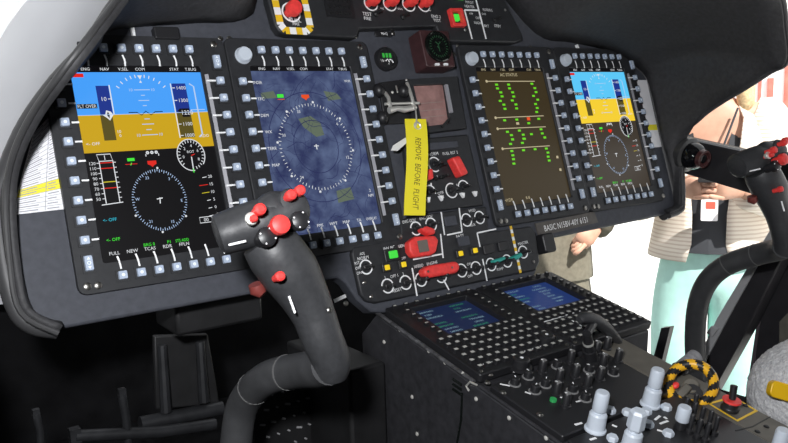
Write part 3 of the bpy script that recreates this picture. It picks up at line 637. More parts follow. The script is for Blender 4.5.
# ------------------------------------------------------------------ switch panels
def ring_knob(parent, L, px, py, r=.0118, a0=-150, a1=170):
    x, y = L(px, py, .004); o = MB().lathe([(.006, 0), (.006, .003), (.0042, .004), (.0026, .016), (.0032, .020), (.002, .021)], 14).build('toggle_switch', black_m, parent); o.location = (x, y, .012)
    x, y = L(px, py, .004); return ((x, y), r, a0, a1)
def marks(parent, L, rings, lines, texts, z=.012):
    b = MB()
    for (c_, r, a0, a1) in rings: b.arc(c_, r, .0024, z, z+.0006, a0, a1)
    for a in lines: b.line([L(*q, .004) for q in a], .0028, z, z+.0006)
    for st, px, py, h in texts: x, y = L(px, py, .004); b.text(st, h, x, y, z+.0004, rot=rad(2), maxw=.03)
    b.build('panel_marking', white_m, parent)
def lamp(parent, L, px, py, m, w_=.0065, h_=.0055, frame=True, name='indicator_light'):
    x, y = L(px, py, .008)
    if frame: o = MB().prism(rrect(-w_*2, w_*2, -h_*1.7, h_*1.7, .002), 0, .004).build('light_bezel', black_m, parent, .001); o.location = (x, y, .012)
    o = MB().prism(rrect(-w_, w_, -h_, h_, .0015), 0, .007).build(name, m, parent, .0008); o.location = (x, y, .012); return o
def guard(parent, L, pts, name='switch_guard', m=None, h=.022, rnd=.004):
    c_ = L(*pts[0], h*.6); pp_ = [Vector((*L(*q, h*.6), 0)) for q in pts]; cen = sum(pp_, Vector())/len(pp_)
    o = MB().prism([(v.x-cen.x, v.y-cen.y) for v in pp_], 0, h).build(name, m or red_m, parent, rnd, 3); o.location = (cen.x, cen.y, .012); return o
o0 = tuple(P(452, 172))[:2]; L = local(o0)
up = thing('switch_panel', 'narrow black switch panel with ring marks right of the yellow ribbon', 'switch panel', pm(*o0, -.008))
MB().prism([L(*q, .004) for q in ((404, 140), (468, 134), (484, 205), (412, 214))], 0, .012).build('plate', bezel_m, up, .003)
MB().prism([L(*q, .008) for q in ((427, 143), (457, 140.5), (458.5, 147.5), (428, 150.5))], .012, .018).build('cover_strip', panel_m, up, .002)
rg = [ring_knob(up, L, 434.5, 164.5, .0135, 30, 300), ring_knob(up, L, 430, 192, .0125, -20, 200), ring_knob(up, L, 451.5, 190.5, .0135, 60, 330), ring_knob(up, L, 463.5, 187, .0125, 0, 180)]
marks(up, L, rg, [((425, 165), (429, 165)), ((431, 183), (431, 186))], [('NORM', 433, 154, .006), ('FUEL', 446, 153.5, .0055), ('BST 2', 454, 152.5, .0055), ('I', 437, 176, .004), ('OFF', 440.5, 193, .006), ('ON', 441, 197, .006), ('R', 457, 185, .0045)])
guard(up, L, [(448.5, 159), (456, 157), (465, 174.5), (458, 178)])
guard(up, L, [(422, 171), (429, 169.5), (430.5, 180), (423.5, 182)])
for q in ((428.5, 199.5), (441.5, 198), (463, 195), (475.5, 193.5)):
    x, y = L(*q, .01); o = MB().prism([(-.0045, .005), (.0055, .004), (.001, -.006)], 0, .008).build('switch_tab', white_m, up, .001); o.location = (x, y, .012)
for q in ((438, 178), (445, 176), (442, 165)): x, y = L(*q, .01); o = MB().lathe([(.004, 0), (.003, .004), (.0018, .006), (.0026, .016)], 12).build('toggle_switch', dark_m, up); o.location = (x, y, .012)

o0 = tuple(P(445, 250))[:2]; L = local(o0)
lo = thing('switch_panel', 'wide black switch panel with red guards and yellow lights under the yellow ribbon', 'switch panel', pm(*o0, -.008))
plt = [(352, 254), (354, 247), (402, 238), (400, 220), (412, 216), (486, 206), (489, 232), (531, 226), (536, 232), (540, 262), (536, 270), (376, 303), (367, 301), (361, 294)]
MB().prism([L(*q, .004) for q in plt], 0, .012).build('plate', bezel_m, lo, .003)
rg = [ring_knob(lo, L, *q) for q in ((366, 267), (387.5, 286), (405.5, 282.5), (421, 279.5), (441, 276), (461.5, 270.5), (476, 268), (491, 264.5), (507, 261), (523, 252), (416, 228.5), (431, 224.5), (466.5, 220), (479.5, 217.5))]
marks(lo, L, rg, [((413, 259.5), (442, 254)), ((440.5, 234), (443, 258)), ((412, 268), (417, 296)), ((447, 235), (462, 232)), ((459, 208), (462, 232)), ((441, 212), (444.5, 235)), ((477, 233), (496, 229)), ((477, 233), (480, 247)), ((443.5, 280), (449, 290)), ((482.5, 259), (487, 281))],
      [('ADJ', 362, 254, .0055), ('NORM', 363, 258, .0055), ('RST', 357, 263, .0045), ('OFF', 358, 268, .0045), ('ON', 359, 273, .0045), ('INV BC', 389, 248, .0055), ('GEN', 401, 246, .0050), ('OFF 1', 394, 276, .005), ('RESET', 397, 290, .0055), ('XFEED', 418.5, 266, .005), ('ENGINE', 432, 263, .005), ('BATT', 460, 236, .0055), ('ENG GOV', 409, 221, .0055), ('ENG GOV', 426, 217.5, .0055), ('HYD', 472, 210.5, .0055), ('AUX', 472.5, 225, .005), ('ON', 469, 264, .005), ('OFF', 470, 276, .005), ('PUMP', 500, 269, .005), ('MASTER', 523, 243, .0055), ('ON', 530, 252, .004), ('OFF', 403.5, 258, .004), ('1', 385, 277.5, .005), ('2', 403, 274, .005)])
lamp(lo, L, 393, 254.5, lamp_g, .0085, .0065)
for q in ((387, 267.5), (403.5, 264.5), (460.5, 253.5), (475, 250.5)): lamp(lo, L, *q, lamp_y, .0045, .0045)
for q in ((451, 221), (464, 241), (489, 249), (504, 246)):
    x, y = L(*q, .008); o = MB().prism(rrect(-.0135, .0135, -.009, .009, .002), 0, .005).build('push_button', panel_m if q[1] < 245 else black_m, lo, .001); o.location = (x, y, .012)
g = guard(lo, L, [(405.5, 243), (412, 237.5), (432, 236.5), (435.5, 241), (433, 253), (428, 256), (411, 258.5), (406.5, 252)], h=.018); tag(g, 'red square guard with grey window')
c_ = L(421.5, 246.5, .018); o = MB().prism(rrect(-.0105, .0105, -.0105, .0105, .001), 0, .0025).build('guard_window', mat('guard_window', (.16, .14, .12), .4), g); o.location = (c_[0]-g.location.x, c_[1]-g.location.y, .018)
guard(lo, L, [(417.5, 228), (424, 227), (432, 230), (432, 235), (427, 236), (420, 232)], h=.02)
g = guard(lo, L, [(420, 270), (425, 266.5), (452, 262), (456, 265), (456, 271), (452, 274), (426, 278.5), (421, 276)], h=.022, rnd=.005)
for q in ((426, 272), (450, 268)):
    c_ = L(*q, .02); o = MB().lathe([(.002, 0), (.002, .001)], 10).build('rivet', steel_m, g); o.location = (c_[0]-g.location.x, c_[1]-g.location.y, .022)
for q in (((491, 260.5), (502, 257), (503, 260), (497, 263), (492, 264)), ((508.5, 258), (518, 253), (520, 256.5), (515, 260), (509, 261))): guard(lo, L, q, 'toggle_lever', teal_m, .016, .003)
a, b_ = [Vector((*L(*q, .004), 0)) for q in ((510.5, 226), (520.5, 273))]; b = MB()
for i in range(13): b.line([a.lerp(b_, i/13), a.lerp(b_, (i+1)/13)], .006, .012, .0128, i % 2)
b.build('striped_line', [yellow_m, white_m], lo)
for q in ((363, 283), (370, 297), (532, 262)): x, y = L(*q); o = MB().lathe([(.0035, 0), (.0035, .001), (.002, .002)], 10).build('screw', steel_m, lo); o.location = (x, y, .012)
# paper placards
def placard(pts, label, rows, hi, cols):
    cen = (sum(P(*q).x for q in pts)/4, sum(P(*q).y for q in pts)/4); L = local(cen)
    t = thing('paper_placard', label, 'placard', pm(*cen, -.008))
    q = [Vector((*L(*a), 0)) for a in pts]
    MB().prism([v.to_2d() for v in q], 0, .0012).build('sheet', paper_m, t)
    f = lambda u, v: q[0].lerp(q[1], u).lerp(q[3].lerp(q[2], u), v)
    b = MB()
    for i in hi: b.add([(*f(u, v).to_2d(), .0014) for u, v in ((.02, (i+1)/rows), (.98, (i+1)/rows), (.98, i/rows), (.02, i/rows))], [(0, 1, 2, 3)], 1)
    for i in range(1, rows if cols else 0): b.line([f(.02, i/rows), f(.98, i/rows)], .0006, .0015, .0017, 0)
    for u in cols: b.line([f(u, .01), f(u, .99)], .0008, .0015, .0017, 0)
    r_ = random.Random(4)
    for i in range(rows if cols else 0):
        for u0, u1 in zip([.06]+[c+.04 for c in cols], list(cols)+[.97]):
            p0 = f(u0, (i+.5)/rows); p1 = f(u0+(u1-u0)*r_.uniform(.5, .8), (i+.5)/rows); b.line([p0, p1], .0014, .0015, .0017, 0)
    b.build('table_print', [ink_m, hil_m], t)
placard([(34, 133), (60, 103), (66, 208), (12, 214)], 'white paper checklist table with two yellow rows left of the leftmost screen', 20, (14, 15), (.62,))
placard([(633, 79), (649, 79), (664, 146), (650, 147)], 'narrow white paper strip with a yellow band right of the rightmost screen', 12, (8,), ())

# ------------------------------------------------------------------ centre pedestal
ped = thing('center_pedestal', 'black centre pedestal box running aft below the instrument panel', 'pedestal', Matrix.Translation((.025, -.5, -.83)))
def pz(y): return -.452+(y+.12)*math.tan(SL)
def rel(v, o_): return Vector(v)-Vector(o_)
PO = Vector((.025, -.5, -.83)); X0, X1 = -.188, .137
prof = [(-.108, pz(-.108)-.006), (-1.0, pz(-1.0)-.006), (-1.0, -.83), (-.06, -.83), (-.06, -.50)]
b = MB(); n_ = len(prof); vs = [rel((x, y, z), PO) for x in (X0, X1) for y, z in prof]
b.add(vs, [tuple(range(n_)), tuple(range(2*n_-1, n_-1, -1))]+[(i, n_+i, n_+(i+1) % n_, (i+1) % n_) for i in range(n_)]); b.build('body', pedestal_m, ped, .003)
vs = [rel((x, y, z), PO) for x in (X1-.01, .234) for y, z in ((-.108, pz(-.108)-.006), (-.362, pz(-.362)-.006), (-.352, -.83), (-.06, -.83), (-.06, -.50))]
MB().add(vs, [(0, 1, 2, 3, 4), (9, 8, 7, 6, 5)]+[(i, 5+i, 5+(i+1) % 5, (i+1) % 5) for i in range(5)]).build('side_housing', pedestal_m, ped, .003)
b = MB(); b.tube([rel((X0, y, pz(y)-.001), PO) for y in (-.108, -.36)], .0035, 8); b.build('edge_rail', steel_m if False else mat('worn_edge', (.16, .16, .17), .4, .6, noise=.5, nscale=90), ped)
b = MB(); b.tube([rel((X0, y, pz(y)-.002), PO) for y in (-.372, -.98)], .0028, 8); b.build('edge_rail', pedestal_m, ped)
rv = MB().sphere((0, 0, 0), (.0022, .0036, .0036), 10, 6).build('rivet', mat('rivet_grey', (.48, .47, .44), .5), ped); k0 = True
for q in ((428.8, 351), (445, 362.5), (462.7, 373.7), (476, 399), (412, 397), (509, 418), (546, 438), (417, 434), (384, 342), (400, 330)):
    v = rel(onX(*q, X0-.001), PO)
    if k0: rv.location = v; k0 = False
    else: clone(rv, ped, v)
b = MB()
for i in range(3):
    a, c_ = rel(onX(453, 379+5*i, X0), PO), rel(onX(462, 385+5*i, X0), PO); b.tube([a, c_], .0022, 8)
b.build('louvre_slots', dial_m, ped)
MB().tube([rel(onX(*q, X0-.004), PO) for q in ((477, 385), (470, 382), (466, 386), (469, 391))], .0016, 8).build('wire_bracket', silver_m, ped)
MB().tube([rel(onX(*q, X0-.003), PO) for q in ((462, 393), (461, 420), (457, 443))], .0016, 8).build('panel_seam', dial_m, ped)
b = MB(); b.box(-.075, .0, -.16, .06, 0, .30); o = b.build('side_box', dark_m, None, .006); o.location = (X0-.005, .02, -.83); tag(o, 'black box between the pedestal and the footwell under the panel', 'equipment box')
# control display units
def cdu(x0, x1, label, scr, extra):
    cx = (x0+x1)/2; w_ = (x1-x0)/2; t = thing('control_display_unit', label, 'control unit', km(cx, -.13), 'pedestal control units')
    yt = .13; out = rrect(-w_, w_, -.122, yt-.004, .006); sx0, sx1, sy0, sy1 = -w_+.043, w_-.033, .002, yt-.022
    inn = rrect(sx0, sx1, sy0, sy1, .003)
    b = MB(); b.frame(out, inn, -.002, .012); b.box(sx0-.004, sx1+.004, sy0-.004, sy1+.004, -.002, .001); b.build('bezel', black_m, t, .002)
    b = MB(); b.rect(sx0, sy0, sx1, sy1, .0016, 0); r_ = random.Random(len(label))
    for i in range(9):
        y = sy1-.009-.0112*i
        for (a, c_) in ((sx0+.006, sx0+.05), (sx0+.065, sx1-.006)):
            if r_.random() < .92:
                st = ''.join(r_.choice('ABCDEFGHLMNPRSTUVW0123456789') for _ in range(r_.randint(4, 8))); b.text(st, .0052, (a+c_)/2+r_.uniform(-.006, .006), y, .0019, r_.choice((1, 1, 2)), maxw=c_-a)
    b.build('screen', scr, t)
    kk = MB(); kk.prism(rrect(-.0062, .0062, -.0048, .0048, .0012), 0, .0045, 0, rrect(-.0056, .0056, -.0042, .0042, .001)); kk.prism(rrect(-.0036, .0036, -.0026, .0026, .0008), .0045, .0047, 1)
    key = kk.build('key', [black_m, key_lab], t); key.location = (-w_+.014, -.012, .012); first = True
    for r in range(6):
        for c_ in range(11):
            x = -w_+.014+(2*w_-.028)*c_/10; y = -.012-.0185*r
            if r < 1 and c_ == 0: continue
            clone(key, t, (x, y, .012))
    lk_ = MB().prism(rrect(-.0045, .0045, -.0030, .0030, .0008), 0, .004, 0).prism(rrect(-.0030, .0030, -.0015, .0015, .0005), .004, .0042, 1).build('line_key', [black_m, key_lab], t); lk_.location = (sx0-.014, sy0+.008, .012)
    for i in range(1, 6): clone(lk_, t, (sx0-.014, sy0+.008+.0175*i, .012))
    for i in range(6): clone(lk_, t, (sx1+.014, sy0+.008+.0175*i, .012))
    for i in range(8): clone(lk_, t, (-w_+.018+(2*w_-.036)*i/7, yt-.010, .012))
    if extra:
        f = lambda px, py: (K(px, py, .012).x-cx, K(px, py, .012).y+.13); b = MB()
        for a in extra: b.line([f(*q) for q in a], .0022, .012, .0126)
        b.build('key_group_lines', white_m, t)
    for sx in (-w_+.008, w_-.008):
        o = MB().lathe([(.0032, 0), (.0032, .001), (.002, .002)], 10).build('screw', steel_m, t); o.location = (sx, -.114, .012)
    return t
key_lab = mat('key_label', (.50, .50, .47), .5)
cdu(-.183, .023, 'left keypad unit with dark blue text screen on the pedestal', [sc_cdu, sc_ct, sc_cg], [((520, 353), (549, 344)), ((478, 366), (500, 360))])
cdu(.026, .234, 'right keypad unit with brighter blue text screen on the pedestal', [sc_cdu2, sc_ct, sc_cg], [((544, 322), (590, 308)), ((566, 317), (583, 327)), ((583, 327), (577, 330))])
# radio panel with black knobs
rp = thing('radio_panel', 'black radio panel crowded with small black knobs aft of the keypads', 'control panel', km(-.03, -.33))
MB().prism(rrect(-.152, .096, -.085, .058, .004), -.005, .006).build('plate', black_m, rp, .002)
f = lambda px, py, h=.006: (K(px, py, h).x+.03, K(px, py, h).y+.33)
tip = mat('knob_tip', (.20, .20, .20), .35)
bk = MB(); bk.lathe([(.0085, 0), (.0085, .002), (.0066, .003), (.0060, .019), (.0046, .021)], 16, 0); bk.lathe([(.0048, .0210), (.003, .0212)], 12, 1); bk.line([(0, .001), (0, .0045)], .0016, .0213, .0216, 2)
kb = bk.build('small_knob', [black_m, tip, white_m], rp)
bk = MB(); bk.lathe([(.0095, 0), (.0095, .0012), (.0088, .0014)], 16, 1); bk.lathe([(.0072, .001), (.0066, .010), (.0050, .0115)], 16, 0); bk.line([(0, .001), (0, .0055)], .0016, .0115, .0119, 2)
kb2 = bk.build('low_knob', [black_m, tip, white_m], rp)
rk_ = random.Random(11); spots = [(542, 372), (557, 367), (571, 362), (584, 357), (598, 353), (609, 349), (545, 386), (560, 381), (575, 376), (589, 371), (603, 366), (617, 361), (556, 396), (571, 391), (586, 386), (601, 380), (613, 375), (530, 378), (533, 392), (515, 385), (566, 405), (583, 399)]
n1 = n2 = 0
for i, q in enumerate(spots):
    x, y = f(*q); src = kb2 if i in (1, 6, 9, 13, 16, 17, 18, 19, 21) else kb
    x += rk_.uniform(-.003, .003); y += rk_.uniform(-.003, .003)
    if src is kb:
        o = kb if n1 == 0 else clone(kb, rp, (0, 0, 0)); n1 += 1
    else:
        o = kb2 if n2 == 0 else clone(kb2, rp, (0, 0, 0)); n2 += 1
    o.location = (x, y, .006); o.rotation_euler = (0, 0, rk_.uniform(-1.2, 1.2))
for q in ((545, 344), (520, 368)):
    x, y = f(*q); o = MB().lathe([(.019, 0), (.019, .004), (.014, .005), (.0135, .016), (.011, .018)], 24).build('selector_knob', black_m, rp); o.location = (x, y, .006)
    d = MB().lathe([(.0028, 0), (.0028, .0006)], 10).build('knob_dot', white_m, o); d.location = (0, 0, .018)
b = MB()
for a in (((500, 362), (511, 358)), ((511, 366), (529, 370)), ((528, 353), (541, 351)), ((533, 350), (545, 349)), ((513, 372), (529, 374)), ((541, 351), (545, 354)), ((493, 371), (500, 368)), ((500, 384), (510, 386)), ((560, 397), (566, 399)), ((525, 392), (531, 394)), ((576, 402), (584, 400))): b.line([f(*q) for q in a], .0024, .006, .0066)
b.build('panel_marking', white_m, rp)
x, y = f(553, 401); o = MB().lathe([(.005, 0), (.005, .004)], 14).build('indicator_light', mat('lamp_dark_green', (.02, .20, .06), .3, emit=(.01, .12, .03)), rp); o.location = (x, y, .006)
for q in ((503, 393), (487, 383), (540, 415), (490, 375)): x, y = f(*q); o = MB().lathe([(.005, 0), (.005, .001), (.003, .003)], 10).build('screw', steel_m, rp); o.location = (x, y, .006)
# audio panel with pale knobs
ap = thing('audio_panel', 'black panel with tall pale grey knobs at the near end of the pedestal', 'control panel', km(-.03, -.52))
MB().prism(rrect(-.152, .100, -.30, .098, .004), -.005, .006).build('plate', black_m, ap, .002)
f = lambda px, py, h=.006: (K(px, py, h).x+.03, K(px, py, h).y+.52)
def pale(px, py, hexa=False, single=False):
    x, y = f(px, py); b = MB()
    if single: b.lathe([(.0085, 0), (.0085, .014)], 16, 1); b.lathe([(.0088, .012), (.0098, .014), (.0094, .031), (.0082, .034)], 20, 0)
    else:
        b.lathe([(.0150, 0), (.0150, .003), (.0128, .005), (.0120, .025), (.0100, .028), (.0075, .0285), (.0075, .031)], 22, 0)
        if hexa: b.lathe([(.0085, .031), (.0118, .034), (.0115, .056), (.0085, .060)], 6, 0)
        else: b.lathe([(.0092, .031), (.0100, .033), (.0096, .056), (.0082, .059)], 20, 0)
        b.lathe([(.004, .0), (.004, .014)], 8, 0)
    o = b.build('dual_knob' if not single else 'volume_knob', [grey_m, black_m], ap, .0006, sharp=30); o.location = (x, y, .006); return o
pale(595, 430); pale(650, 405); pale(630, 450, True); pale(680, 428, single=True)
for q in ((666, 409), (646, 413), (668, 435), (648, 426), (627, 414), (610, 412), (612, 440)):
    x, y = f(*q); o = MB().lathe([(.0078, 0), (.0078, .005), (.0065, .007)], 6).build('push_knob', grey_m, ap); o.location = (x, y, .006)
b = MB()
for a in (((642, 421), (651, 424)), ((657, 430), (664, 432)), ((655, 420), (660, 416)), ((612, 425), (617, 427)), ((660, 424), (668, 421)), ((590, 440), (596, 438)), ((575, 425), (582, 423)), ((664, 417), (667, 419))): b.line([f(*q) for q in a], .0035, .006, .0066)
b.build('panel_marking', white_m, ap)
tg = MB().lathe([(.0055, 0), (.0055, .004), (.003, .006), (.0036, .026), (.0025, .028)], 12).build('toggle_switch', black_m, ap); tg.location = (*f(692, 420), .006)
for q in ((700, 424), (708, 428), (689, 432), (697, 437), (705, 441), (714, 434), (684, 415), (693, 411)): clone(tg, ap, (*f(*q), .006))
# olive side panel with the guarded lever
ol = thing('console_plate', 'olive grey plate along the right edge of the pedestal', 'panel', km(.10, -.45))
f = lambda px, py, h=.004: (K(px, py, h).x-.10, K(px, py, h).y+.45)
MB().prism([(-.032, .195), (.036, .195), (.036, -.42), (-.029, -.42)], -.006, .006).build('plate', tan_m, ol, .002)
b = MB(); b.line([f(*q) for q in ((709, 405), (737, 422), (756, 412), (733, 398))], .0045, .006, .0066, 0, True); b.build('yellow_outline', yellow_m, ol)
b = MB(); b.line([f(*q) for q in ((752, 428), (770, 418))], .0016, .006, .0066); b.line([f(*q) for q in ((735, 432), (752, 428))], .0016, .006, .0066); b.build('plate_seam', dark_m, ol)
for q in ((757, 433), (766, 428), (745, 407)): o = MB().lathe([(.004, 0), (.004, .001), (.0025, .002)], 10).build('screw', dark_m, ol); o.location = (*f(*q), .006)
kx = f(778, 450); MB().lathe([(.0098, 0), (.0098, .026), (.0085, .030)], 20).build('volume_knob', grey_m, ol, .0006).location = (kx[0], kx[1], .006)
v = f(729, 411); lv = thing('guarded_lever', 'black stub lever with red collar on the olive panel', 'lever', km(v[0]+.10, v[1]-.45, .006))
MB().lathe([(.013, 0), (.013, .005), (.011, .007), (.0105, .013)], 18).build('base', black_m, lv, .001)
MB().lathe([(.0115, .013), (.0135, .015), (.0130, .0175), (.007, .018)], 20).build('collar', red_m, lv)
MB().tube([(0, 0, .017), (.003, .004, .038)], [.0048, .0052], 12).build('stub', black_m, lv, .001)
# striped ring handle
hp = K(691, 398, .0); rh = thing('ring_handle', 'yellow and black striped ring handle standing on the pedestal side', 'handle', km(hp.x, hp.y, .006))
cw_ = KM @ Vector((hp.x, hp.y, .03)); inv = (KM @ Matrix.Translation((hp.x, hp.y, .006))).inverted()
tgt = inv @ onplane(691, 384, KM @ Vector((hp.x, hp.y+.012, .03)), cf)
nv = ((inv.to_3x3() @ (CW-cw_)).normalized()*.85+Vector((0, .1, .45))).normalized(); rt = axis_rot(nv)
b = MB().at(tgt, rt); NN = 72; k = 12; Rr, rr = .0335, .0080; vs = []; fs = []
for i in range(NN):
    a = 2*pi*i/NN; vs += [((Rr+rr*cos(2*pi*j/k))*cos(a), (Rr+rr*cos(2*pi*j/k))*sin(a)*.92, rr*sin(2*pi*j/k)) for j in range(k)]
for i in range(NN):
    for j in range(k):
        b.add([], []); fs.append((i*k+j, ((i+1) % NN)*k+j, ((i+1) % NN)*k+(j+1) % k, i*k+(j+1) % k))
b.add(vs, fs); b.m = [((i+(j if j < 7 else 12-j)) // 4) % 2 for i in range(NN) for j in range(k)]
b.build('striped_ring', [stripe_y, black_m], rh)
b = MB().at(tgt, rt); b.box(-.027, -.004, -.006, .006, -.006, .004); b.tube([(0, 0, -.004), (.001, .0, -.03)], .012, 14); b.build('hub', tan_m, rh, .002)
b = MB().at(tgt, rt); b.sphere((-.017, .014, .002), (.006, .005, .004)); b.build('release_button', red_m, rh)
MB().tube([tgt-nv*.026, Vector((0, 0, 0))], [.012, .016], 14).build('post', black_m, rh)
kc = K(705, 383); rk = thing('ribbed_knob', 'pale grey ribbed knob behind the striped ring handle', 'knob', km(kc.x, kc.y+.035, .006))
b = MB().at((0, 0, .012), Matrix.Rotation(rad(70), 3, 'Y'))
for i in range(5): b.lathe([(.010, -.022+.009*i), (.0125, -.020+.009*i), (.0125, -.016+.009*i), (.010, -.014+.009*i)], 16)
b.build('ribbed_roller', mat('roller_grey', (.24, .24, .25), .5), rk)
MB().box(-.026, .026, -.012, .012, 0, .012).build('mount', black_m, rk, .002)
# hand controller
kc = K(590, 362); hc = thing('cursor_hand_controller', 'black curved hand rest on a knurled stem at the pedestal keypad', 'hand controller', km(kc.x, kc.y, .006))
inv = (KM @ Matrix.Translation((kc.x, kc.y, .006))).inverted(); ty = kc.y
def hcp(px, py, dy): return inv @ onplane(px, py, KM @ Vector((kc.x, ty+dy, 0)), (KM.to_3x3() @ Vector((0, 1, 0))))
top = hcp(587, 334, 0)
MB().tube([(0, 0, 0), (top*.35), (top*.36), (top*.7), top], [.012, .011, .008, .008, .007], 14).build('stem', black_m, hc)
MB().tube([top*.60, top*.68], .0088, 14).build('stem_collar', silver_m, hc)
pth = smooth([hcp(*q, .02) for q in ((579, 320), (585, 317.5), (595, 320), (606, 328), (616, 339), (619, 344))], 4); n_ = len(pth)
MB().tube(pth, [.003+.0098*sin(pi*min(1, (.12+.80*i/(n_-1)))) for i in range(n_)], 14, flat=.8).build('hand_rest', glass_m if False else grip_m, hc)
MB().tube([top, pth[8]], .007, 10).build('arm', black_m, hc)

# ------------------------------------------------------------------ cyclic sticks
base = onY(233, 560, -.20); base.z = -.83; BO = base.copy()
cs = thing('cyclic_stick', 'near black cyclic stick with red buttons in front of the two left screens', 'control stick', Matrix.Translation(BO), 'cyclic sticks')
R_ = lambda px, py, y: onY(px, py, y)-BO
sh_pts = smooth([Vector((0, 0, 0)), R_(234, 500, -.20), R_(238, 425, -.205), R_(248, 396, -.23), R_(268, 378, -.285), R_(296, 371, -.34), R_(318, 369, -.40), R_(329, 366, -.43)], 6)
MB().tube(sh_pts, .0225, 20).build('shaft', shaft_m, cs)
for q, y in (((286, 373), -.322), ((256, 387), -.25)):
    c0 = R_(*q, y); i = min(range(len(sh_pts)), key=lambda j: (sh_pts[j]-c0).length); c0 = sh_pts[i]; d = (sh_pts[i+1]-sh_pts[i-1]).normalized()
    MB().tube([c0-d*.0012, c0+d*.0012], .0233, 20).build('shaft_joint', mat('joint_ring', (.12, .12, .12), .4), cs)
YG = -.43
col = [R_(*q, y) for q, y in (((331, 373), -.425), ((331, 360), -.43), ((322, 338), -.43), ((314, 316), -.425), ((304, 295), -.42), ((290, 272), -.415), ((274, 251), -.41), ((262, 238), -.405))]
pth = smooth(col, 4); rs = [.0205, .0232, .0240, .0250, .0285, .0335, .0330, .027]
rr = []
for i in range(len(rs)-1): rr += [rs[i]+(rs[i+1]-rs[i])*k/4 for k in range(4)]
rr.append(rs[-1])
MB().tube(pth, rr, 22).build('grip', grip_m, cs)
# head: barrel to the lower left, block with buttons to the upper right
hb_ = smooth([R_(216, 236, -.385), R_(222, 234, -.387), (R_(240, 228, -.395)), (R_(258, 222, -.405)), (R_(276, 216, -.41)), R_(292, 209, -.415), R_(301, 206, -.415)], 4)
n_ = len(hb_); rr = []
for i in range(n_):
    t = i/(n_-1); rr.append(.0235+.0045*sin(pi*min(1, t*1.1)) if t > .12 else .017+.0065*t/.12)
rr[-1] = .016; rr[-2] = .021
MB().tube(hb_, rr, 20, flat=.9).build('grip_head', grip_m, cs)
dirc = (Vector((CW.x, CW.y, CW.z))-(BO+R_(275, 220, -.42))).normalized(); face = (dirc*.8+Vector((.25, -.3, .25))).normalized()
def on_head(px, py, y=-.435): return R_(px, py, y)
def button(px, py, r, h, m, name, y=-.437, lab=None, d=None):
    d = d or face; o = MB().at((0, 0, 0), axis_rot(d)).lathe([(r*.7, -h*1.2), (r*.7, 0), (r*.95, h*.05), (r, h*.35), (r*.9, h*.8), (r*.5, h)], 18).build(name, m, cs); o.location = on_head(px, py, y)
    return o
button(278.5, 226, .0112, .012, red_m, 'trim_button', -.448); button(258.5, 210.5, .0068, .010, red_m, 'push_button', -.440)
button(251, 219, .0072, .004, silver_m, 'button_ring', -.437); button(252.5, 219.5, .0042, .009, red_m, 'push_button', -.440)
button(289, 196.5, .0062, .012, red_m, 'push_button', -.438); button(298, 192, .0062, .012, red_m, 'push_button', -.434); button(290, 201, .014, .006, grip_m, 'button_base', -.428)
button(278.5, 277, .0058, .009, red_m, 'release_button', -.448)
for q, y in (((265, 238), -.440), ((298, 222), -.440)):
    o = button(*q, .0112, .012, black_m, 'hat_switch', y)
    for a in (0, 90, 180, 270):
        u = face.orthogonal().normalized(); w_ = face.cross(u); p_ = (u*cos(rad(a+20))+w_*sin(rad(a+20)))*.0085+face*.0105
        d_ = MB().sphere((0, 0, 0), .0011, 8, 6).build('hat_dot', white_m, o); d_.location = p_
# neck block between the buttons
MB().sphere((0, 0, 0), (.030, .022, .028), 20, 14).build('head_block', grip_m, cs).location = R_(276, 216, -.412)
o = MB(); a, c_ = R_(289, 296, -.449), R_(295, 313, -.453); o.tube([a, c_], .0014, 8); o.build('grip_label', white_m, cs)
o = MB(); a, c_ = R_(229, 245, -.412), R_(246, 241, -.425); o.tube([a, c_], .0014, 8); o.build('grip_label', white_m, cs)
o = MB(); o.tube([R_(256, 284, -.40), R_(258, 290, -.40), R_(263, 295, -.405)], [.009, .010, .005], 12); o.build('trigger', mat('trigger_red', (.16, .03, .025), .5), cs)
button(329, 310, .0032, .003, steel_m, 'screw', -.447)
right_ = copy_tree(cs); right_.location = BO+Vector((1.036, -.005, .002))
for ch in list(right_.children):
    if ch.name.split('.')[0] in ('shaft', 'shaft_joint'): bpy.data.objects.remove(ch)
RO = right_.location.copy()
q0 = (BO+sh_pts[-1])+(RO-BO); rp_ = [Vector((onY(697, 420, -.22).x, -.22, -.83))-RO] + [onY(px, py, y)-RO for px, py, y in ((697, 385, -.22), (695, 340, -.22), (698, 305, -.235), (708, 281, -.26), (727, 265, -.30), (752, 256, -.35), (776, 250, -.405))] + [q0-RO]
rp_ = smooth(rp_, 6); MB().tube(rp_, .0225, 20).build('shaft', shaft_m, right_)
for i in (30, 37): d = (rp_[i+1]-rp_[i-1]).normalized(); MB().tube([rp_[i]-d*.0012, rp_[i]+d*.0012], .0233, 20).build('shaft_joint', MATS['joint_ring'], right_)
tag(right_, 'far black cyclic stick at the right, in front of the standing woman')

# ------------------------------------------------------------------ footwell
po = onY(182, 378, .1); pd = thing('rudder_pedal', 'dark ribbed rudder pedal in the shadow under the leftmost screen', 'pedal', Matrix.Translation((po.x, .1, po.z-.08)))
q_ = lambda px, py, y=.1: onY(px, py, y)-pd.location
pedal_m = mat('pedal_metal', (.026, .027, .030), .45, .3, noise=.3, nscale=40)
a, b_, c_, d = q_(154, 336), q_(208, 334), q_(220, 404), q_(156, 410)
MB().add([a, b_, c_, d]+[v+Vector((0, .012, 0)) for v in (a, b_, c_, d)], [(0, 1, 2, 3), (7, 6, 5, 4), (0, 4, 5, 1), (1, 5, 6, 2), (2, 6, 7, 3), (3, 7, 4, 0)]).build('pedal_plate', dark_m, pd, .003)
for q1, q2 in (((162, 345), (166, 412)), ((200, 342), (204, 402))): MB().tube([q_(*q1, .092), q_(*q2, .085)], [.008, .010], 10).build('pedal_rib', pedal_m, pd)
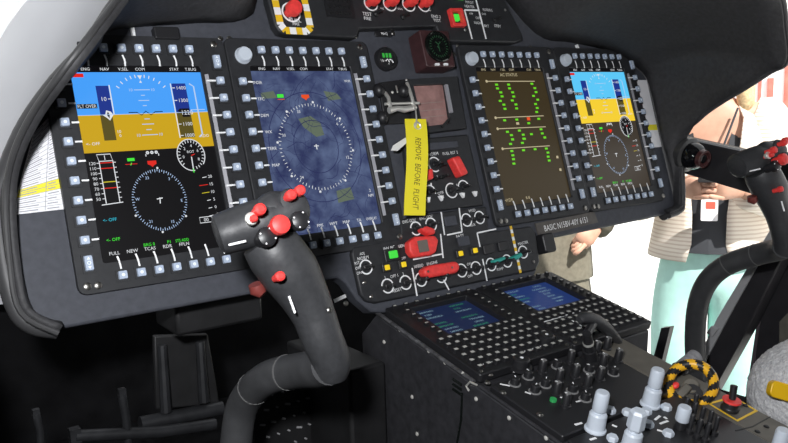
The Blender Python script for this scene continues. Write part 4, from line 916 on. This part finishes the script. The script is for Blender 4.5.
MB().tube([q_(140, 424, .09), q_(222, 408, .09)], .013, 14).build('cross_tube', pedal_m, pd)
MB().tube([q_(181, 336, .11), q_(178, 300, .25)], .012, 12).build('hanger_arm', dark_m, pd)
for nm, lab, pts, r in (('linkage_rod', 'dark upright linkage rod left of the rudder pedal', ((122, 394), (126, 418), (130, 460)), .007), ('linkage_rod', 'short dark linkage rod at the lower left corner', ((36, 414), (40, 430), (42, 470)), .006), ('linkage_rod', 'dark crossing linkage rod at the bottom under the rudder pedal', ((75, 436), (160, 432), (215, 424)), .010)):
    p_ = [onY(*q, .05) for q in pts]; o = MB().tube([v-p_[0] for v in p_], r, 12); o.box(-r*.8, r*.8, -r*.8, r*.8, -r, r*1.3)
    o = o.build(nm, pedal_m); o.location = p_[0]; tag(o, lab, 'rod', 'footwell linkage rods')
c_ = onY(305, 420, .0); gr = thing('perforated_panel', 'black studded footwell panel beside the pedestal under the stick', 'panel', Matrix.Translation(c_))
MB().box(-.10, .10, 0, .012, -.10, .09).build('plate', dark_m, gr, .002)
b = MB(); r_ = random.Random(5)
for i in range(9):
    for j in range(7):
        x, z = -.085+.021*i+.009*(j % 2), -.085+.025*j; s_ = r_.choice((.4, .6, 1.0)); b.tube([(x-.005*s_, -.001, z+.0015), (x+.005*s_, -.001, z-.0015)], .0022*(.6+.4*s_), 6)
b.build('stud_pattern', mat('stud_grey', (.34, .34, .35), .5), gr)
o = MB(); o.prism([(-.06, -.05), (.09, -.05), (.07, .05), (-.06, .05)], -.03, .03); o = o.build('under_panel_box', dark_m, None, .006); o.location = onY(200, 306, .02); tag(o, 'dark box hanging under the panel above the rudder pedal', 'equipment box')

# ------------------------------------------------------------------ right door side
XD = .78
def Dp(px, py, x=XD): return onX(px, py, x)
def slab(name, m, pts, x0, x1, org, parent=None, bev=.003):
    v0 = [onX(*q, x0)-org for q in pts]; v1 = [v+Vector((x1-x0, 0, 0)) for v in v0]; n = len(pts)
    return MB().add(v0+v1, [tuple(range(n)), tuple(range(2*n-1, n-1, -1))]+[(i, n+i, n+(i+1) % n, (i+1) % n) for i in range(n)]).build(name, m, parent, bev)
org = Dp(720, 165); db = thing('door_sill_beam', 'black beam behind the right cyclic grip carrying the round vent', 'beam', Matrix.Translation(org))
slab('beam', post_m, ((672, 135), (740, 150), (800, 166), (800, 206), (748, 193), (672, 170)), XD, XD+.04, org, db)
slab('edge_strip', postlt_m, ((672, 134.2), (740, 149), (740, 151), (672, 136.2)), XD-.003, XD, org, db, 0)
vo = Dp(689, 155, XD-.04); vt = thing('air_vent', 'glossy black round air vent nozzle on the door beam', 'vent', Matrix.Translation(vo))
ax = (Dp(720, 163, XD-.05)-Dp(672, 150, XD-.05)).normalized(); ax = (ax+Vector((-.15, -.1, 0))).normalized(); rt = axis_rot(ax)
MB().at((0, 0, 0), rt).lathe([(.030, -.07), (.034, -.04), (.036, -.012), (.041, -.008), (.041, .002), (.035, .006)], 24).build('barrel', rim_m if False else mat('vent_barrel', (.045, .045, .046), .3), vt)
MB().at((0, 0, 0), rt).sphere((0, 0, .010), (.0335, .0335, .036), 20, 14).build('nozzle_ball', glass_m, vt)
MB().at((0, 0, 0), rt).lathe([(.020, .034), (.0225, .037), (.021, .047), (.017, .048), (.015, .044)], 20).build('nozzle_ring', mat('vent_red', (.06, .02, .02), .3), vt)
org = Dp(740, 300); ds = thing('door_frame_strut', 'dark slanting door strut with a grey seal behind the right stick', 'door frame', Matrix.Translation(org))
slab('strut', post_m, ((790, 196), (808, 205), (748, 328), (694, 425), (668, 425), (720, 318)), XD, XD+.05, org, ds)
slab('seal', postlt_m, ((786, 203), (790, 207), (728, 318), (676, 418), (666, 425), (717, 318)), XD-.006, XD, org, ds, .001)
slab('latch_plate', postlt_m, ((711, 326), (718, 329), (712, 337), (706, 333)), XD-.010, XD-.002, org, ds, .001)
XR = .84
org = onX(770, 300, XR); dp_ = thing('door_pillar', 'black door pillar at the right edge of the photo behind the seat', 'door frame', Matrix.Translation(org))
slab('pillar', post_m, ((774, 190), (830, 170), (830, 420), (740, 420), (750, 372), (766, 262)), XR, XR+.06, org, dp_)
slab('seal', mat('pillar_trim', (.09, .075, .085), .5), ((770.5, 230), (773.5, 230), (752, 375), (749, 375)), XR-.004, XR, org, dp_, 0)
slab('side_window_edge', tan_m, ((779, 322), (800, 300), (800, 360), (779, 352)), XR-.005, XR-.001, org, dp_, .001)
org = Dp(660, 346); o = slab('sill_bracket', post_m, ((661, 328), (670, 327), (660, 368), (651, 366)), XD, XD+.02, org, None, .001); o.location = org; tag(o, 'narrow dark bracket standing at the sill right of the keypads', 'bracket')
# windshield post at the upper left
pts = [CW+wdir(*q)*1.5 for q in ((125, -80), (84, -10), (52, 40), (24, 92), (2, 150), (-14, 220), (-20, 300))]
o = MB().tube([v-pts[-1] for v in smooth(pts, 5)], .078, 24).build('windshield_post', pillar_m); o.location = pts[-1]; tag(o, 'pale grey windshield post curving past the upper left of the panel', 'window post')
# seat with sheepskin
so = Vector((.53, -.75, -.755)); stt = thing('copilot_seat', 'right pilot seat under a grey sheepskin at the lower right corner', 'seat', Matrix.Translation(so))
b = MB(); vs = []; N1, N2 = 64, 40
def sq(a, e): return math.copysign(abs(a)**e, a)
for i in range(N2+1):
    th_ = pi*i/N2
    for k in range(N1):
        ph = 2*pi*k/N1; e = .55
        x, y, z = .235*sq(sin(th_), e)*sq(cos(ph), e), .30*sq(sin(th_), e)*sq(sin(ph), e), .105*sq(cos(th_), .8)
        vs.append((x, y, z+.175+.10*max(0, -y)/.3*1.0-.05*max(0, y)/.3))
fs = [(i*N1+k, (i+1)*N1+k, (i+1)*N1+(k+1) % N1, i*N1+(k+1) % N1) for i in range(N2) for k in range(N1)]
cu = b.add(vs, fs).build('sheepskin_cover', fleece_m, stt, sharp=180)
tx = bpy.data.textures.new('fleece', 'CLOUDS'); tx.noise_scale = .009; tx.noise_depth = 3
m_ = cu.modifiers.new('sub', 'SUBSURF'); m_.levels = 1; m_.render_levels = 2
m_ = cu.modifiers.new('fur', 'DISPLACE'); m_.texture = tx; m_.strength = .007; m_.mid_level = .5
MB().box(-.21, .21, -.26, .22, 0, .12).build('seat_pan', dark_m, stt, .01)
MB().box(-.22, .22, -.36, -.28, .12, .80).build('backrest', fleece_m, stt, .03, 3)
kb_ = onX(790, 395, .305); o = MB().at((0, 0, 0)).prism(rrect(-.026, .04, -.013, .014, .009), -.008, .008).build('harness_buckle', buckle_m, None, .002, 3); o.location = kb_+Vector((-.02, 0, .01)); o.rotation_euler = (rad(75), rad(18), rad(-40)); tag(o, 'yellow harness buckle lying on the sheepskin seat', 'buckle')

# ------------------------------------------------------------------ people
def skin_body(name, joints, edges, parent, m, extra=None, lv=2):
    me = bpy.data.meshes.new(name); keys = list(joints); me.from_pydata([joints[k][0] for k in keys], [(keys.index(a), keys.index(b_)) for a, b_ in edges], [])
    o = bpy.data.objects.new('tmp', me); C.objects.link(o)
    sk = o.modifiers.new('skin', 'SKIN'); sk.use_smooth_shade = True; sk.branch_smoothing = .4
    for i, k in enumerate(keys):
        r_ = joints[k][1]; me.skin_vertices[0].data[i].radius = r_ if isinstance(r_, tuple) else (r_, r_); me.skin_vertices[0].data[i].use_root = (i == 0)
    ss = o.modifiers.new('sub', 'SUBSURF'); ss.levels = lv; ss.render_levels = lv
    dg = bpy.context.evaluated_depsgraph_get(); dg.update(); ev = o.evaluated_get(dg); em_ = ev.to_mesh()
    b = MB(); b.add([v.co.copy() for v in em_.vertices], [tuple(p.vertices) for p in em_.polygons]); ev.to_mesh_clear(); bpy.data.objects.remove(o)
    if extra: extra(b)
    return b.build(name, m, parent, sharp=180)
def loft(b, rings, n=28, gap=None, th=.006, mi=0):
    """stack of ellipses (cx, cy, z, rx, ry); gap = opening angle at the front (-y)"""
    vs = []; fs = []; N = len(rings)
    for (cx, cy, z, rx, ry, *g) in rings:
        gp = rad(g[0]) if g else 0
        for k in range(n+1):
            a = -pi/2+gp/2+(2*pi-gp)*k/n; vs.append((cx+rx*cos(a), cy+ry*sin(a), z))
    for i in range(N-1):
        for k in range(n): fs.append((i*(n+1)+k, i*(n+1)+k+1, (i+1)*(n+1)+k+1, (i+1)*(n+1)+k))
    return b.add(vs, fs, mi)
def head_parts(par, z, y, hairlong, hm, sm):
    pass
def fingers(b, wrist, palm_dir, across, back, n=4):
    """palm block and five curled fingers from the wrist"""
    w_ = Vector(wrist); d = Vector(palm_dir).normalized(); a = Vector(across).normalized(); k = Vector(back).normalized()
    b.tube([w_-d*.012, w_+d*.015, w_+d*.05, w_+d*.085], [.023, .029, .037, .030], 12, flat=.45, up=k)
    for i in range(4):
        L_ = (.062, .072, .068, .052)[i]; st = w_+d*.078+a*(-.027+.018*i)
        p1 = st+d*L_*.42; p2 = p1+(d*.45-k*.9)*L_*.36; p3 = p2+(-d*.6-k*.7)*L_*.30
        b.tube(smooth([st-d*.02, st, p1, p2, p3], 2), [.0085]*8+[.0065], 8)
    st = w_+d*.025-a*.026
    b.tube(smooth([st, st+d*.03-a*.014-k*.006, st+d*.055-a*.006-k*.020], 3), [.011, .011, .0105, .010, .0095, .009, .007], 8)
def person(loc, yaw, sc, label, style):
    t = thing('person', label, 'person', Matrix.Translation(loc) @ Matrix.Rotation(yaw, 4, 'Z') @ Matrix.Scale(1, 4))
    t.scale = (sc, sc, sc)
    J = {'pelvis': ((0, 0, .90), (.13, .10)), 'waist': ((0, -.005, 1.04), (.115, .085)), 'chest': ((0, .0, 1.20), (.135, .095)), 'collar': ((0, .0, 1.335), (.075, .070)), 'neck': ((0, .0, 1.40), .046), 'jaw': ((0, -.022, 1.455), (.058, .062)), 'skull': ((0, -.018, 1.53), (.068, .085)), 'top': ((0, -.01, 1.585), (.045, .055))}
    E_ = [('pelvis', 'waist'), ('waist', 'chest'), ('chest', 'collar'), ('collar', 'neck'), ('neck', 'jaw'), ('jaw', 'skull'), ('skull', 'top')]
    wr = {}
    for s_, n_ in ((-1, 'r'), (1, 'l')):
        if style['arms'] == 'front': el, wrp = (s_*.235, -.03, 1.045), (s_*.085, -.225, 1.11)
        else: el, wrp = (s_*.235, .05, 1.09), (s_*.190, -.09, 1.0)
        wr[n_] = (el, wrp)
        J.update({'sh'+n_: ((s_*.155, .008, 1.32), .052), 'el'+n_: (el, .040), 'wr'+n_: (wrp, .026), 'hip'+n_: ((s_*.085, 0, .83), .085), 'kn'+n_: ((s_*.095, -.012, .47), .056), 'an'+n_: ((s_*.10, .02, .085), .038), 'toe'+n_: ((s_*.115, -.13, .035), .032)})
        E_ += [('collar', 'sh'+n_), ('sh'+n_, 'el'+n_), ('el'+n_, 'wr'+n_), ('pelvis', 'hip'+n_), ('hip'+n_, 'kn'+n_), ('kn'+n_, 'an'+n_), ('an'+n_, 'toe'+n_)]
    def ex(b):
        for s_, n_ in ((-1, 'r'), (1, 'l')):
            el, wrp = wr[n_]; d = Vector(wrp)-Vector(el)
            if style['arms'] == 'front': fingers(b, wrp, Vector((-s_*.75, -.55, .12)), Vector((0, 0, -1)), Vector((0, -1, -.1)))
            else: fingers(b, wrp, Vector((-s_*.5, -.35, -.5)), Vector((0, -.5, -.6)), Vector((s_*.2, -1, 0)))
        b.sphere((0, -.108, 1.492), (.011, .018, .020), 10, 8)                    # nose
        b.sphere((0, -.100, 1.445), (.022, .008, .006), 10, 6)                    # lips
        for s_ in (-1, 1): b.sphere((s_*.070, -.012, 1.497), (.010, .020, .028), 10, 8)   # ears
    body = skin_body('body', J, E_, t, skin_m, ex)
    for s_ in (-1, 1):
        MB().sphere((s_*.029, -.086, 1.512), (.012, .009, .008), 12, 8).build('eye', eye_m, t)
    b = MB(); rings = []
    b.sphere((0, .004, 1.545), (.083, .098, .075), 22, 14)
    if style['hair']:
        for s_ in (-1, 1): b.tube(smooth([(s_*.05, -.045, 1.58), (s_*.082, -.02, 1.50), (s_*.092, -.015, 1.42), (s_*.095, -.03, 1.34)], 3), [.02, .024, .028, .03, .032, .032, .03, .028, .026, .016], 12)
        b.tube(smooth([(0, .06, 1.56), (0, .085, 1.46), (0, .085, 1.36)], 3), [.05, .065, .07, .07, .065, .055, .04], 14)
    b.build('hair', hair_m if style['hair'] else shirt_m, t, sharp=180)
    # trousers
    J2 = {'pelvis': ((0, 0, .90), (.168, .130)), 'waist': ((0, 0, 1.0), (.146, .112))}; E2 = [('pelvis', 'waist')]
    for s_, n_ in ((-1, 'r'), (1, 'l')):
        J2.update({'hip'+n_: ((s_*.088, 0, .80), .116), 'kn'+n_: ((s_*.094, -.01, .47), .090), 'an'+n_: ((s_*.10, .015, .13), .066), 'hem'+n_: ((s_*.10, .015, .085), .066)})
        E2 += [('pelvis', 'hip'+n_), ('hip'+n_, 'kn'+n_), ('kn'+n_, 'an'+n_), ('an'+n_, 'hem'+n_)]
    skin_body('trousers', J2, E2, t, style['trousers'])
    b = MB(); loft(b, [(0, 0, .893 if style['coat'] else .80, .178, .140), (0, 0, .93, .168, .134), (0, 0, 1.00, .146, .112), (0, 0, 1.10, .140, .104), (0, 0, 1.18, .146, .112), (0, .004, 1.235, .140, .100, 40), (0, .008, 1.33, .085, .068, 110)]); b.build('shirt', style['shirt'], t, sharp=180)
    b = MB()
    if style['coat']:
        loft(b, [(0, .01, .862, .192, .148, 40), (0, .01, .92, .182, .142, 32), (0, .008, 1.02, .165, .130, 36), (0, .008, 1.14, .160, .128, 46), (0, .006, 1.24, .168, .132, 58), (0, .010, 1.32, .140, .105, 78), (0, .016, 1.365, .085, .075, 110)], 36)
    for s_, n_ in ((-1, 'r'), (1, 'l')):
        el, wrp = wr[n_]; sh = Vector((s_*.14, .008, 1.325)); el = Vector(el); wv = Vector(wrp); end = el.lerp(wv, .86 if style['coat'] else .99)
        b.tube(smooth([sh+Vector((-s_*.02, 0, .0)), sh+Vector((s_*.025, 0, -.03)), sh.lerp(el, .5), el, el.lerp(wv, .5), end], 4), [.055]*2+[.066]*2+[.066]*5+[.060]*4+[.055]*4+[.050]*3+[.047], 14)
    co = b.build('cardigan' if style['coat'] else 'jacket', style['top'], t, sharp=180)
    m_ = co.modifiers.new('solid', 'SOLIDIFY'); m_.thickness = .006; m_.offset = 1
    for s_ in (-1, 1): MB().sphere((s_*.112, -.05, .035), (.045, .125, .038), 16, 10).build('shoe', shoe_m, t)
    return t
W1 = Vector((1.510, .300, G)); yaw = math.atan2(-(-.42), .9) + 0
def face_yaw(d): return math.atan2(d[0], -d[1])          # local -y turned to direction d
y1 = face_yaw((-.86, -.50)); SC1 = 1.045
p1 = person(W1, y1, SC1, 'woman in a cream striped cardigan and mint trousers standing outside the right door', dict(arms='front', hair=True, trousers=teaL_m, shirt=shirt_m, top=card_m, coat=True))
PMX = Matrix.Translation(W1) @ Matrix.Rotation(y1, 4, 'Z') @ Matrix.Scale(SC1, 4)
o = thing('id_badge', 'white badge with a red mark hanging on the dark shirt of the woman', 'badge', PMX @ Matrix.Translation((.0, -.138, 1.035)))
MB().prism(rrect(-.026, .026, -.036, .036, .004), -.002, .002).build('card', paper_m, o).rotation_euler = (pi/2, 0, 0)
MB().prism(rrect(-.012, .018, .004, .028, .003), .002, .0026).build('badge_mark', mint_red, o).rotation_euler = (pi/2, 0, 0)
MB().tube([(0, 0, .045), (.02, -.006, .16), (.075, .06, .33)], .004, 6).build('lanyard', shirt_m, o)
o = thing('phone', 'small dark phone held in both hands by the woman', 'phone', PMX @ Matrix.Translation((0, -.300, 1.155)))
MB().prism(rrect(-.032, .032, -.017, .017, .004), -.004, .004).build('phone_body', black_m, o, .001).rotation_euler = (rad(75), 0, 0)
person(Vector((1.225, .80, G)), face_yaw((-.8, -.6)), 1.0, 'person in khaki trousers mostly hidden behind the pedestal and panel', dict(arms='down', hair=False, trousers=khaki_m, shirt=khaki_m, top=khaki_m, coat=False))

# ------------------------------------------------------------------ far building
bo = CW+wdir(760, 120)*14; bo.z = G
dv = Vector((wdir(760, 120).x, wdir(760, 120).y, 0)).normalized(); yb = face_yaw(-dv)
BM = Matrix.Translation(bo) @ Matrix.Rotation(yb, 4, 'Z'); inv = BM.inverted()
fb = thing('distant_building', 'white sunlit building with pale red brick panels far outside', 'building', BM)
MB().box(-9, 9, 0, .3, 0, 6).build('wall', wall_m, fb)
def bp(px, py): v = inv @ onplane(px, py, bo, dv); return v.x, v.z
for x0, y0, x1, y1_ in ((781, 60, 800, 150), (741, 84, 748, 122), (757, 80, 762, 112), (766, 78, 774, 114), (730, 98, 736, 120), (741, 128, 760, 133)):
    a = bp(x0, y1_); c_ = bp(x1, y0); MB().box(a[0], c_[0], -.06, 0, a[1], c_[1]).build('brick_panel', brick_m, fb)
